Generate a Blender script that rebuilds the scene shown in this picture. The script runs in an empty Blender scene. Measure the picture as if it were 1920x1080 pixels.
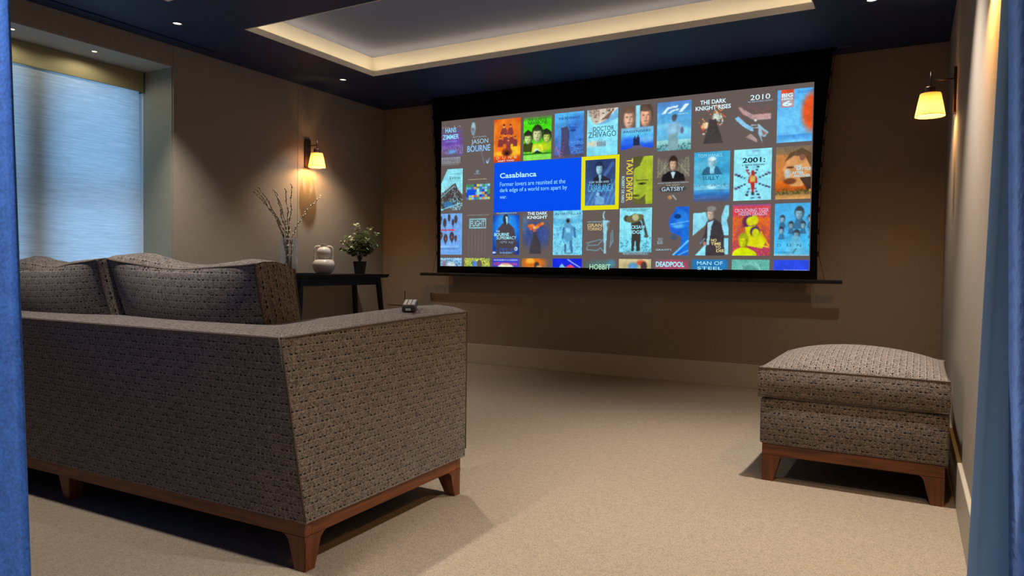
import bpy, bmesh, math, random
import numpy as np
from mathutils import Vector, Matrix

# ------------------------------------------------------------------ scene, camera, world, light
S = bpy.context.scene
COL = S.collection
S.view_settings.view_transform = 'Standard'
S.view_settings.look = 'None'
S.view_settings.gamma = 1.0
S.view_settings.exposure = 0.0
S.view_settings.use_curve_mapping = False
S.cycles.max_bounces = 10
S.cycles.diffuse_bounces = 6
S.cycles.transmission_bounces = 8
S.cycles.transparent_max_bounces = 12
S.cycles.sample_clamp_indirect = 6.0
S.cycles.caustics_reflective = False
S.cycles.caustics_refractive = False

FPX = 1337.95
YAW, PITCH, ROLL = map(math.radians, (29.2068, 1.6733, 0.7457))
CAM_H = 0.8813
fw = Vector((-math.sin(YAW) * math.cos(PITCH), math.cos(YAW) * math.cos(PITCH), -math.sin(PITCH)))
rt = Vector((math.cos(YAW), math.sin(YAW), 0))
up = rt.cross(fw)
r2 = math.cos(ROLL) * rt + math.sin(ROLL) * up
u2 = -math.sin(ROLL) * rt + math.cos(ROLL) * up
cd = bpy.data.cameras.new('camera')
cam = bpy.data.objects.new('camera', cd)
COL.objects.link(cam)
cd.sensor_width = 36.0
cd.lens = FPX / 1920 * 36
cd.clip_start = 0.02
m = Matrix((r2, u2, -fw)).transposed().to_4x4()
m.translation = (0, 0, CAM_H)
cam.matrix_world = m
S.camera = cam

W = bpy.data.worlds.new('dusk_sky')
S.world = W
W.use_nodes = True
W.node_tree.nodes['Background'].inputs[0].default_value = (0.32, 0.60, 1.0, 1)
W.node_tree.nodes['Background'].inputs[1].default_value = 2.7

def lin(c):
    if isinstance(c, str):
        c = [int(c[i:i + 2], 16) for i in (0, 2, 4)]
    c = [x / 255 for x in c]
    return tuple(x / 12.92 if x <= 0.04045 else ((x + 0.055) / 1.055) ** 2.4 for x in c)

def light(name, kind, loc, power, col, rot=(0, 0, 0), **kw):
    d = bpy.data.lights.new(name, kind)
    d.energy = power
    d.color = col
    for k, v in kw.items():
        setattr(d, k, v)
    o = bpy.data.objects.new(name, d)
    o.location = loc
    o.rotation_euler = rot
    COL.objects.link(o)
    return o

WARM = (1.0, 0.93, 0.85)
LEDW = (1.0, 0.80, 0.54)
DOWN_P = 134
DOWNLIGHTS = [  # x, y, power factor; ceiling downlights, the unseen middle pair added to light the floor
    (-4.115, 4.469, .60), (-4.115, 2.953, .90), (-4.115, 1.44, .6), (-0.231, 4.502, .42), (-0.231, 2.953, 1.8), (-0.231, 1.44, 1.2),
    (-2.17, 2.94, .92), (-2.17, 1.1, 1.1), (-1.25, 0.12, 1.7), (-0.35, -0.5, 1.1)]
for x, y, k in DOWNLIGHTS:
    light('downlight_beam', 'SPOT', (x, y, 2.375), DOWN_P * k, WARM, spot_size=math.radians(86), spot_blend=0.85, shadow_soft_size=0.022)
for y in (2.757, 2.267):
    light('soffit_beam', 'SPOT', (-4.69, y, 2.235), 2.6, (1, .9, .66), spot_size=math.radians(172), spot_blend=0.35, shadow_soft_size=0.01)

# ------------------------------------------------------------------ helpers
MATS = {}

def M(name, col, rough=0.6, metal=0.0, spec=0.4, noise=None, bump=None, emit=None, **kw):
    """principled material; noise=(scale, amount) varies the colour, bump=(scale, strength, distance)"""
    if name in MATS:
        return MATS[name]
    mt = bpy.data.materials.new(name)
    mt.use_nodes = True
    nt = mt.node_tree
    b = nt.nodes['Principled BSDF']
    c = lin(col)
    b.inputs['Base Color'].default_value = (*c, 1)
    b.inputs['Roughness'].default_value = rough
    b.inputs['Metallic'].default_value = metal
    b.inputs['Specular IOR Level'].default_value = spec
    for k, v in kw.items():
        b.inputs[k].default_value = v
    tc = nt.nodes.new('ShaderNodeTexCoord')
    if noise:
        n = nt.nodes.new('ShaderNodeTexNoise')
        n.inputs['Scale'].default_value = noise[0]
        n.inputs['Detail'].default_value = 4
        nt.links.new(tc.outputs['Object'], n.inputs['Vector'])
        mx = nt.nodes.new('ShaderNodeMix')
        mx.data_type = 'RGBA'
        a = noise[1]
        mx.inputs['A'].default_value = (*[x * (1 - a) for x in c], 1)
        mx.inputs['B'].default_value = (*[min(1, x * (1 + a)) for x in c], 1)
        nt.links.new(n.outputs['Fac'], mx.inputs['Factor'])
        nt.links.new(mx.outputs['Result'], b.inputs['Base Color'])
    if bump:
        n = nt.nodes.new('ShaderNodeTexNoise')
        n.inputs['Scale'].default_value = bump[0]
        n.inputs['Detail'].default_value = 3
        nt.links.new(tc.outputs['Object'], n.inputs['Vector'])
        bp = nt.nodes.new('ShaderNodeBump')
        bp.inputs['Strength'].default_value = bump[1]
        bp.inputs['Distance'].default_value = bump[2]
        nt.links.new(n.outputs['Fac'], bp.inputs['Height'])
        nt.links.new(bp.outputs['Normal'], b.inputs['Normal'])
    if emit:
        b.inputs['Emission Color'].default_value = (*lin(emit[0]), 1)
        b.inputs['Emission Strength'].default_value = emit[1]
    MATS[name] = mt
    return mt

class NT:
    """tiny node expression builder"""
    def __init__(s, name):
        s.m = bpy.data.materials.new(name)
        s.m.use_nodes = True
        s.t = s.m.node_tree
        s.b = s.t.nodes['Principled BSDF']
        MATS[name] = s.m
    def n(s, kind, **ins):
        q = s.t.nodes.new(kind)
        for k, v in ins.items():
            if k.startswith('_'):
                setattr(q, k[1:], v)
        for k, v in ins.items():
            if not k.startswith('_'):
                s.put(q.inputs[k.replace('__', ' ')], v)
        return q
    def put(s, sock, v):
        if hasattr(v, 'is_linked') or isinstance(v, bpy.types.NodeSocket):
            s.t.links.new(v, sock)
        else:
            sock.default_value = v
    def f(s, op, a, b=0.0, c=0.0):
        q = s.t.nodes.new('ShaderNodeMath')
        q.operation = op
        s.put(q.inputs[0], a)
        s.put(q.inputs[1], b)
        s.put(q.inputs[2], c)
        return q.outputs[0]
    def mix(s, f, a, b):
        q = s.t.nodes.new('ShaderNodeMix')
        q.data_type = 'RGBA'
        s.put(q.inputs['Factor'], f)
        s.put(q.inputs['A'], a if not isinstance(a, tuple) else (*a, 1))
        s.put(q.inputs['B'], b if not isinstance(b, tuple) else (*b, 1))
        return q.outputs['Result']

def obj(name, bm, mat, parent=None, loc=None, smooth=False, uv=None):
    me = bpy.data.meshes.new(name)
    bm.normal_update()
    bm.to_mesh(me)
    bm.free()
    o = bpy.data.objects.new(name, me)
    COL.objects.link(o)
    if mat:
        me.materials.append(mat)
    if smooth:
        me.polygons.foreach_set('use_smooth', [True] * len(me.polygons))
    if uv is not None:
        boxuv(me, uv)
    if parent:
        o.parent = parent
    if loc:
        o.location = loc
    return o

def boxuv(me, top='xy'):
    uvl = me.uv_layers.new(name='UVMap')
    for p in me.polygons:
        n = p.normal
        a = [abs(n.x), abs(n.y), abs(n.z)]
        k = a.index(max(a))
        for li in p.loop_indices:
            v = me.vertices[me.loops[li].vertex_index].co
            if k == 2:
                uvl.data[li].uv = (v.x, v.y) if top == 'xy' else (v.y, v.x)
            elif k == 0:
                uvl.data[li].uv = (v.y, v.z)
            else:
                uvl.data[li].uv = (v.x, v.z)

def tag(o, label=None, cat=None, group=None, kind=None):
    if label: o['label'] = label
    if cat: o['category'] = cat
    if group: o['group'] = group
    if kind: o['kind'] = kind
    return o

def thing(name, label, cat, loc=(0, 0, 0), rz=0, group=None):
    o = bpy.data.objects.new(name, None)
    COL.objects.link(o)
    o.empty_display_size = .1
    o.location = loc
    o.rotation_euler = (0, 0, rz)
    return tag(o, label, cat, group)

def copy_tree(o, parent=None):
    c = o.copy()
    COL.objects.link(c)
    c.parent = parent
    for ch in list(o.children):
        copy_tree(ch, c)
    return c

def box(bm, x0, y0, z0, x1, y1, z1, bev=0, seg=2):
    vs = [bm.verts.new(p) for p in ((x0, y0, z0), (x1, y0, z0), (x1, y1, z0), (x0, y1, z0), (x0, y0, z1), (x1, y0, z1), (x1, y1, z1), (x0, y1, z1))]
    fs = [bm.faces.new([vs[i] for i in f]) for f in ((3, 2, 1, 0), (4, 5, 6, 7), (0, 1, 5, 4), (1, 2, 6, 5), (2, 3, 7, 6), (3, 0, 4, 7))]
    if bev:
        es = list({e for f in fs for e in f.edges})
        bmesh.ops.bevel(bm, geom=es, offset=bev, segments=seg, profile=0.5, affect='EDGES')
    return bm

def B(*a, **k):
    return box(bmesh.new(), *a, **k)

def holes(bm, x0, x1, y0, y1, z, hs, thick):
    """slab z..z+thick over the rectangle, without the rectangles hs=(x0,x1,y0,y1); underside and hole walls included"""
    xs = sorted({x0, x1, *[h[0] for h in hs], *[h[1] for h in hs]})
    ys = sorted({y0, y1, *[h[2] for h in hs], *[h[3] for h in hs]})
    solid = {}
    for i in range(len(xs) - 1):
        for j in range(len(ys) - 1):
            cx, cy = (xs[i] + xs[i + 1]) / 2, (ys[j] + ys[j + 1]) / 2
            solid[i, j] = not any(h[0] < cx < h[1] and h[2] < cy < h[3] for h in hs)
    V = {}
    def v(i, j, k):
        if (i, j, k) not in V:
            V[i, j, k] = bm.verts.new((xs[i], ys[j], z + k * thick))
        return V[i, j, k]
    for (i, j), s in solid.items():
        if not s: continue
        bm.faces.new((v(i, j, 0), v(i, j + 1, 0), v(i + 1, j + 1, 0), v(i + 1, j, 0)))
        bm.faces.new((v(i, j, 1), v(i + 1, j, 1), v(i + 1, j + 1, 1), v(i, j + 1, 1)))
        for di, dj, a, b in ((-1, 0, (i, j + 1), (i, j)), (1, 0, (i + 1, j), (i + 1, j + 1)), (0, -1, (i, j), (i + 1, j)), (0, 1, (i + 1, j + 1), (i, j + 1))):
            if not solid.get((i + di, j + dj), False):
                bm.faces.new((v(*a, 0), v(*b, 0), v(*b, 1), v(*a, 1)))
    return bm

def lathe(bm, prof, seg=32, c=(0, 0), cap0=True, cap1=True, off=(0, 0, 0)):
    rings = []
    for r, z in prof:
        rings.append([bm.verts.new((off[0] + c[0] + r * math.cos(2 * math.pi * i / seg), off[1] + c[1] + r * math.sin(2 * math.pi * i / seg), off[2] + z)) for i in range(seg)])
    for a, b in zip(rings, rings[1:]):
        for i in range(seg):
            bm.faces.new((a[i], a[(i + 1) % seg], b[(i + 1) % seg], b[i]))
    if cap0: bm.faces.new(rings[0][::-1])
    if cap1: bm.faces.new(rings[-1])
    return bm

def tube(bm, pts, r, seg=8, cap=True):
    pts = [Vector(p) for p in pts]
    rr = r if isinstance(r, (list, tuple)) else [r] * len(pts)
    rings = []
    prev = None
    for i, p in enumerate(pts):
        d = (pts[min(i + 1, len(pts) - 1)] - pts[max(i - 1, 0)])
        if d.length < 1e-9: d = Vector((0, 0, 1))
        d.normalize()
        a = prev if prev is not None else (Vector((0, 0, 1)) if abs(d.z) < .9 else Vector((1, 0, 0)))
        x = (a - a.dot(d) * d).normalized()
        prev = x
        y = d.cross(x)
        rings.append([bm.verts.new(p + rr[i] * (math.cos(2 * math.pi * k / seg) * x + math.sin(2 * math.pi * k / seg) * y)) for k in range(seg)])
    for a, b in zip(rings, rings[1:]):
        for k in range(seg):
            bm.faces.new((a[k], a[(k + 1) % seg], b[(k + 1) % seg], b[k]))
    if cap:
        bm.faces.new(rings[0][::-1])
        bm.faces.new(rings[-1])
    return bm

def prism(bm, poly, z0, z1, fn=None):
    """extrude a plan polygon [(x,y)] from z0 to z1, z may be a function of x,y"""
    g = lambda z, x, y: z(x, y) if callable(z) else z
    a = [bm.verts.new((x, y, g(z0, x, y))) for x, y in poly]
    b = [bm.verts.new((x, y, g(z1, x, y))) for x, y in poly]
    n = len(poly)
    bm.faces.new(a[::-1])
    bm.faces.new(b)
    for i in range(n):
        bm.faces.new((a[i], a[(i + 1) % n], b[(i + 1) % n], b[i]))
    return bm

# ------------------------------------------------------------------ materials
def wall_fabric(name, col):
    t = NT(name)
    tc = t.n('ShaderNodeTexCoord').outputs['Object']
    mp = t.n('ShaderNodeMapping', Vector=tc)
    mp.inputs['Scale'].default_value = (260, 260, 60)
    n1 = t.n('ShaderNodeTexNoise', Vector=mp.outputs[0], Scale=1.0, Detail=2.0)
    mp2 = t.n('ShaderNodeMapping', Vector=tc)
    mp2.inputs['Scale'].default_value = (40, 40, 320)
    n2 = t.n('ShaderNodeTexNoise', Vector=mp2.outputs[0], Scale=1.0, Detail=2.0)
    n3 = t.n('ShaderNodeTexNoise', Vector=tc, Scale=2.5, Detail=2.0)
    f = t.f('ADD', t.f('MULTIPLY', n1.outputs['Fac'], .5), t.f('MULTIPLY', n2.outputs['Fac'], .5))
    c = lin(col)
    base = t.mix(f, tuple(x * .72 for x in c), tuple(x * 1.28 for x in c))
    base = t.mix(t.f('MULTIPLY', n3.outputs['Fac'], .25), base, tuple(x * .7 for x in c))
    t.put(t.b.inputs['Base Color'], base)
    t.b.inputs['Roughness'].default_value = .85
    t.b.inputs['Specular IOR Level'].default_value = .2
    bp = t.n('ShaderNodeBump', Strength=.25, Distance=.0006, Height=f)
    t.put(t.b.inputs['Normal'], bp.outputs[0])
    return t.m

def tweed(name='tweed_fabric', dark='29221f', light_='a0958c'):
    t = NT(name)
    uv = t.n('ShaderNodeUVMap').outputs[0]
    wob = t.n('ShaderNodeTexNoise', Vector=uv, Scale=9.0, Detail=1.0).outputs['Fac']
    sp = t.n('ShaderNodeSeparateXYZ', Vector=uv)
    u = t.f('ADD', sp.outputs[0], 50.0)
    v = t.f('ADD', sp.outputs[1], t.f('MULTIPLY', wob, .0018))
    v = t.f('ADD', v, 50.0)
    P = 0.023
    row = t.f('FLOOR', t.f('DIVIDE', v, P))
    fv = t.f('MODULO', v, P)                      # 0..P inside a row
    band = lambda x, a, b: t.f('MULTIPLY', t.f('GREATER_THAN', x, a), t.f('LESS_THAN', x, b))
    h = t.f('FRACT', t.f('MULTIPLY', row, .437))  # shift of each row
    us = t.f('MODULO', t.f('ADD', u, t.f('MULTIPLY', h, .064)), .064)
    dash = t.f('MAXIMUM', band(us, .004, .0132), t.f('MAXIMUM', band(us, .0215, .0307), t.f('MULTIPLY', band(us, .040, .0465), .45)))
    dash = t.f('MULTIPLY', dash, band(fv, .0086, .0134))
    hline = band(fv, .0066, .0084)
    vl = t.f('MODULO', u, .0172)
    vline = t.f('MULTIPLY', band(vl, 0, .0014), .4)
    # salt-and-pepper weave
    cu = t.f('MULTIPLY', u, 330.0)
    cv = t.f('MULTIPLY', v, 300.0)
    cell = t.n('ShaderNodeCombineXYZ', X=t.f('FLOOR', cu), Y=t.f('FLOOR', cv), Z=0.0)
    wn = t.n('ShaderNodeTexWhiteNoise', _noise_dimensions='2D', Vector=cell.outputs[0]).outputs['Value']
    chk = t.f('MULTIPLY_ADD', t.f('MULTIPLY', t.f('SINE', t.f('MULTIPLY', u, 1030.0)), t.f('SINE', t.f('MULTIPLY', v, 1090.0))), .5, .5)
    sal = t.f('ADD', t.f('MULTIPLY', chk, .34), t.f('MULTIPLY', wn, .62))
    sal = t.f('POWER', sal, 1.3)
    n2 = t.n('ShaderNodeTexNoise', Vector=uv, Scale=14.0, Detail=3.0).outputs['Fac']
    sal = t.f('ADD', sal, t.f('MULTIPLY', t.f('SUBTRACT', n2, .5), .2))
    D, L = lin(dark), lin(light_)
    c = t.mix(sal, D, L)
    c = t.mix(t.f('MAXIMUM', t.f('MULTIPLY', hline, .48), t.f('MULTIPLY', vline, .55)), c, tuple(min(1, x * 1.15) for x in L))
    c = t.mix(dash, c, lin('0b0807'))
    t.put(t.b.inputs['Base Color'], c)
    t.b.inputs['Roughness'].default_value = .9
    t.b.inputs['Specular IOR Level'].default_value = .15
    t.b.inputs['Sheen Weight'].default_value = .15
    bp = t.n('ShaderNodeBump', Strength=.5, Distance=.0012, Height=t.f('SUBTRACT', sal, t.f('MULTIPLY', dash, .8)))
    t.put(t.b.inputs['Normal'], bp.outputs[0])
    return t.m

def carpet():
    t = NT('carpet_loop')
    tc = t.n('ShaderNodeTexCoord').outputs['Object']
    n1 = t.n('ShaderNodeTexNoise', Vector=tc, Scale=260.0, Detail=2.0).outputs['Fac']
    vo = t.n('ShaderNodeTexVoronoi', Vector=tc, Scale=210.0)
    n3 = t.n('ShaderNodeTexNoise', Vector=tc, Scale=1.3, Detail=2.0).outputs['Fac']
    n4 = t.n('ShaderNodeTexNoise', Vector=tc, Scale=38.0, Detail=3.0).outputs['Fac']
    c = lin('9f907d')
    f = t.f('ADD', t.f('MULTIPLY', n1, .6), t.f('SUBTRACT', .62, vo.outputs['Distance']))
    f = t.f('ADD', f, t.f('MULTIPLY', t.f('SUBTRACT', n4, .5), .5))
    b = t.mix(f, tuple(x * .66 for x in c), tuple(min(1, x * 1.22) for x in c))
    b = t.mix(t.f('MULTIPLY', n3, .2), b, tuple(x * .75 for x in c))
    t.put(t.b.inputs['Base Color'], b)
    t.b.inputs['Roughness'].default_value = .95
    t.b.inputs['Specular IOR Level'].default_value = .1
    bp = t.n('ShaderNodeBump', Strength=.6, Distance=.003, Height=f)
    t.put(t.b.inputs['Normal'], bp.outputs[0])
    return t.m

def wood(name, col, axis=0):
    t = NT(name)
    tc = t.n('ShaderNodeTexCoord').outputs['Object']
    mp = t.n('ShaderNodeMapping', Vector=tc)
    sc = [60, 60, 60]
    sc[axis] = 4
    mp.inputs['Scale'].default_value = sc
    n = t.n('ShaderNodeTexNoise', Vector=mp.outputs[0], Scale=1.0, Detail=5.0, Distortion=.6).outputs['Fac']
    n2 = t.n('ShaderNodeTexNoise', Vector=tc, Scale=7.0, Detail=2.0).outputs['Fac']
    c = lin(col)
    b = t.mix(t.f('MULTIPLY_ADD', n, 2.6, -.8), tuple(x * .40 for x in c), tuple(x * 1.75 for x in c))
    b = t.mix(t.f('MULTIPLY', n2, .4), b, tuple(x * .7 for x in c))
    t.put(t.b.inputs['Base Color'], b)
    t.b.inputs['Roughness'].default_value = .42
    bp = t.n('ShaderNodeBump', Strength=.2, Distance=.0005, Height=n)
    t.put(t.b.inputs['Normal'], bp.outputs[0])
    return t.m

def velvet(name, col):
    t = NT(name)
    tc = t.n('ShaderNodeTexCoord').outputs['Object']
    n = t.n('ShaderNodeTexNoise', Vector=tc, Scale=170.0, Detail=4.0).outputs['Fac']
    n2 = t.n('ShaderNodeTexNoise', Vector=tc, Scale=45.0, Detail=3.0).outputs['Fac']
    f = t.f('MULTIPLY_ADD', t.f('ADD', n, t.f('MULTIPLY', n2, .6)), 2.2, -1.25)
    c = lin(col)
    t.put(t.b.inputs['Base Color'], t.mix(f, tuple(x * .7 for x in c), tuple(x * 1.3 for x in c)))
    t.b.inputs['Roughness'].default_value = .9
    t.b.inputs['Sheen Weight'].default_value = .35
    t.b.inputs['Sheen Tint'].default_value = (*lin('8fb0ee'), 1)
    t.b.inputs['Specular IOR Level'].default_value = .1
    bp = t.n('ShaderNodeBump', Strength=.25, Distance=.001, Height=f)
    t.put(t.b.inputs['Normal'], bp.outputs[0])
    return t.m

def blind_mat():
    t = NT('blind_cloth')
    tc = t.n('ShaderNodeTexCoord').outputs['Object']
    mp = t.n('ShaderNodeMapping', Vector=tc)
    mp.inputs['Scale'].default_value = (6, 6, 110)
    n = t.n('ShaderNodeTexNoise', Vector=mp.outputs[0], Scale=1.0, Detail=4.0, Roughness=.6).outputs['Fac']
    mp2 = t.n('ShaderNodeMapping', Vector=tc)
    mp2.inputs['Scale'].default_value = (14, 14, 300)
    n2 = t.n('ShaderNodeTexNoise', Vector=mp2.outputs[0], Scale=1.0, Detail=2.0).outputs['Fac']
    f = t.f('MULTIPLY_ADD', t.f('ADD', n, t.f('MULTIPLY', n2, .7)), 1.9, -1.15)
    c = t.mix(f, (.60, .64, .64), (.86, .90, .90))
    tr = t.n('ShaderNodeBsdfTranslucent', Color=c)
    df = t.n('ShaderNodeBsdfDiffuse', Color=c)
    ms = t.t.nodes.new('ShaderNodeMixShader')
    ms.inputs[0].default_value = .30
    t.t.links.new(tr.outputs[0], ms.inputs[1])
    t.t.links.new(df.outputs[0], ms.inputs[2])
    # open weave lets a little of the window show through
    tp = t.n('ShaderNodeBsdfTransparent', Color=(.8, .88, .9, 1))
    m2 = t.t.nodes.new('ShaderNodeMixShader')
    m2.inputs[0].default_value = .012
    t.t.links.new(ms.outputs[0], m2.inputs[1])
    t.t.links.new(tp.outputs[0], m2.inputs[2])
    t.t.links.new(m2.outputs[0], t.t.nodes['Material Output'].inputs[0])
    return t.m

def shade_mat():
    t = NT('lamp_shade_fabric')
    tr = t.n('ShaderNodeBsdfTranslucent', Color=(.29, .175, .06, 1))
    df = t.n('ShaderNodeBsdfDiffuse', Color=(.36, .28, .17, 1))
    ms = t.t.nodes.new('ShaderNodeMixShader')
    ms.inputs[0].default_value = .45
    t.t.links.new(tr.outputs[0], ms.inputs[1])
    t.t.links.new(df.outputs[0], ms.inputs[2])
    t.t.links.new(ms.outputs[0], t.t.nodes['Material Output'].inputs[0])
    return t.m

def emis(name, col, s):
    if name in MATS: return MATS[name]
    t = NT(name)
    e = t.n('ShaderNodeEmission', Color=(*lin(col), 1), Strength=s)
    t.t.links.new(e.outputs[0], t.t.nodes['Material Output'].inputs[0])
    return t.m

WALL = wall_fabric('wall_fabric', '978c7f')
WALLB = wall_fabric('wall_fabric_brown', '88796a')
TWEED = tweed()
CARPET = carpet()
WOOD_X, WOOD_Y, WOOD_Z = wood('oak_rail_x', '6e3b1a', 0), wood('oak_rail_y', '6e3b1a', 1), wood('oak_leg', '683719', 2)
VELVET = velvet('blue_velvet', '3560b4')
LINING = M('curtain_lining', '6384ad', .75, spec=.2)
NAVY = M('navy_ceiling_paint', '12254a', .62, spec=.45)
SKIRT = M('skirting_paint', 'a99e8d', .5, spec=.35)
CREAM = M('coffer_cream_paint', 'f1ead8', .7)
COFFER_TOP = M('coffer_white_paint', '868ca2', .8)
BLACKFAB = M('black_screen_fabric', '07080c', .9, spec=.1)
BLACKMET = M('black_metal', '0a0b0d', .5, spec=.4)
BLACKWOOD = M('black_lacquered_wood', '0b0c10', .5, spec=.35, bump=(90, .1, .0004))
BRONZE = M('dark_bronze', '4a3a33', .38, metal=.85)
SOFFIT = M('soffit_paint', '9a958b', .8)
PELMET = M('pelmet_fabric', '8b8468', .85, spec=.15, noise=(120, .15))
WHITEFR = M('white_window_paint', 'd8dde0', .5)
PIPING = M('piping_dark', '55493f', .9, noise=(300, .5))

# ------------------------------------------------------------------ the setting
XL, XR, YB, ZC, YN = -4.547, 0.182, 5.52, 2.4, -1.9
st = lambda o, lab=None: tag(o, label=lab, kind='structure')
st(obj('floor', B(XL - .4, YN, -.1, XR + .1, YB + .1, 0), CARPET), 'beige loop pile carpet')
st(obj('wall_back', B(XL - .1, YB, 0, XR + .1, YB + .12, 2.75), WALLB))
st(obj('wall_right', B(XR, YN, 0, XR + .12, YB, 2.75), WALL))
st(obj('wall_rear', B(XL - .1, YN - .12, 0, XR + .1, YN, 2.75), WALL))
# left wall: backing with the window opening, fabric panels butted with fine gaps in front of it
WY0, WY1, WZ0, WZ1 = 1.72, 3.232, 0.62, 2.255
bm = bmesh.new()
for (a, b, c, d) in ((YN, WY0, 0, 2.75), (WY1, YB, 0, 2.75), (WY0, WY1, 0, WZ0), (WY0, WY1, WZ1, 2.75)):
    box(bm, XL - .62, a, c, XL - .012, b, d)
wl = st(obj('wall_left', bm, WALL))
def panel(y0, y1, z0, z1):
    o = obj('panel', box(bmesh.new(), XL - .012, y0 + .0012, z0, XL, y1 - .0012, z1, .001, 1), WALL, wl)
    return o
panel(WY1, 4.395, 0, ZC); panel(4.395, YB, 0, ZC)
panel(WY0, WY1, WZ1, ZC); panel(WY0, WY1, 0, WZ0); panel(.4, WY0, 0, ZC); panel(YN, .4, 0, ZC)
# recess lining
rv = obj('reveal_lining', B(XL - .335, WY1 - .004, WZ0, XL - .013, WY1 - .0005, WZ1 - .004), M('reveal_fabric', '8d8a78', .85), wl)
jl = obj('jamb_lining', B(XL - .60, WY1 - .004, WZ0, XL - .336, WY1 - .0005, WZ1 - .004), M('white_jamb_paint', 'e6ebee', .5), wl)
so = obj('soffit', B(XL - .60, WY0, WZ1 - .004, XL - .002, WY1, WZ1), SOFFIT, wl)
ws = obj('window_sill', B(XL - .58, WY0 + .002, WZ0, XL + .02, WY1 - .005, WZ0 + .025, .004), WHITEFR, wl)
# skirtings
def skirt(name, x0, y0, x1, y1):
    bm = bmesh.new()
    box(bm, x0, y0, 0, x1, y1, .1769, .002, 1)
    st(obj(name, bm, SKIRT))
skirt('baseboard_back', XL, YB - .015, XR, YB)
skirt('baseboard_left', XL, .5, XL + .015, YB - .015)
skirt('baseboard_right', XR - .015, -1.8, XR, YB - .015)
# ceiling with two light coffers, the screen slot, a blind slot and the downlight holes
CO = [(-3.803, -.528, 3.227, 4.480), (-3.803, -.528, 1.414, 2.667)]
hl = [*[(a - .006, b + .006, c - .006, d + .006) for a, b, c, d in CO], (-3.95, -.44, 5.325, 5.46), (-4.425, -4.398, .9, 3.475)]
for x, y, k in DOWNLIGHTS:
    hl.append((x - .026, x + .026, y - .026, y + .026))
ce = st(obj('ceiling', holes(bmesh.new(), XL, XR, YN, YB, ZC, hl, .03), NAVY))
LID = M('void_black', '0a0b10', .9)
obj('slot_box', B(-4.0, 5.31, 2.431, -.40, 5.50, 2.70), LID, ce)
obj('slot_box', B(-4.44, .88, 2.431, -4.38, 3.49, 2.5), LID, ce)
for x0_, x1_ in ((-3.957, -3.857), (-.475, -.385)):
    o = obj('slot_trim', B(x0_, 5.325, 2.394, x1_, 5.338, 2.3995), M('brushed_metal', '8b8d93', .35, metal=.9), ce)

def coffer(n, x0, x1, y0, y1):
    sb, zt, lip = .075, 2.572, .018
    root = st(bpy.data.objects.new('trim_%d' % n, None)); COL.objects.link(root)
    root.location = ((x0 + x1) / 2, (y0 + y1) / 2, ZC)
    L = lambda o: (setattr(o, 'parent', root), setattr(o, 'matrix_parent_inverse', Matrix.Translation(root.location).inverted()))
    bm = bmesh.new()                              # lip: thin frame round the opening
    holes(bm, x0 - .0055, x1 + .0055, y0 - .0055, y1 + .0055, ZC - .003, [(x0, x1, y0, y1)], .040)
    L(obj('cove_lip', bm, CREAM))
    X0, X1, Y0, Y1 = x0 - sb, x1 + sb, y0 - sb, y1 + sb
    bm = bmesh.new()
    for a in ((X0, Y0, X0 - .02, Y1), (X1, Y0, X1 + .02, Y1), (X0 - .02, Y0, X1 + .02, Y0 - .02), (X0 - .02, Y1, X1 + .02, Y1 + .02)):
        box(bm, min(a[0], a[2]), min(a[1], a[3]), ZC + .031, max(a[0], a[2]), max(a[1], a[3]), zt + .02)
    L(obj('cove_wall', bm, CREAM))
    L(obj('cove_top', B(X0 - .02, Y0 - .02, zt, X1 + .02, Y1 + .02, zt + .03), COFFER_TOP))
    bm = bmesh.new()
    holes(bm, X0, X1, Y0, Y1, ZC + .031, [(x0 - .006, x1 + .006, y0 - .006, y1 + .006)], .004)
    L(obj('cove_ledge', bm, CREAM))
    led = emis('led_strip', 'ffd9a0', 2.0)
    bm = bmesh.new()
    q = .016
    for a in ((x0 - q, y0 - q, x0 - q + .01, y1 + q), (x1 + q - .01, y0 - q, x1 + q, y1 + q), (x0 - q, y0 - q, x1 + q, y0 - q + .01), (x0 - q, y1 + q - .01, x1 + q, y1 + q)):
        box(bm, a[0], a[1], ZC + .0352, a[2], a[3], ZC + .0375)
    L(obj('led_strip', bm, led))
    P = .58
    zz = ZC + .040
    lx, ly = x1 - x0 + 2 * q, y1 - y0 + 2 * q
    cx, cy = (x0 + x1) / 2, (y0 + y1) / 2
    for px, py, sx, sy in ((x0 - q, cy, .01, ly), (x1 + q, cy, .01, ly), (cx, y0 - q, lx, .01), (cx, y1 + q, lx, .01)):
        light('cove_led', 'AREA', (px, py, zz), P * max(sx, sy), LEDW, (math.pi, 0, 0), shape='RECTANGLE', size=sx, size_y=sy)
coffer(1, *CO[0])
coffer(2, *CO[1])

# window behind the blind
GX = XL - .50
wf = tag(obj('window_1', bmesh.new(), None), kind='structure')
fr = bmesh.new()
box(fr, GX - .03, WY0, WZ0 + .02, GX + .04, WY0 + .06, WZ1)
box(fr, GX - .03, WY1 - .05, WZ0 + .02, GX + .04, WY1 - .004, WZ1)
box(fr, GX - .03, WY0, WZ1 - .11, GX + .04, WY1 - .004, WZ1 - .004)
box(fr, GX - .03, WY0, WZ0 + .02, GX + .04, WY1 - .004, WZ0 + .09)
obj('window_frame', fr, WHITEFR, wf)
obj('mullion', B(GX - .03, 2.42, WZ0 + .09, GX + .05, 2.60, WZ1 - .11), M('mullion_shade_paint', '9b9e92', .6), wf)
obj('meeting_rail', B(GX - .02, 2.60, 1.33, GX + .02, WY1 - .05, 1.38), WHITEFR, wf)
obj('meeting_rail', B(GX - .02, WY0 + .06, 1.33, GX + .02, 2.42, 1.38), WHITEFR, wf)
GLN = NT('window_glass')
_ms = GLN.t.nodes.new('ShaderNodeMixShader')
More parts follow.
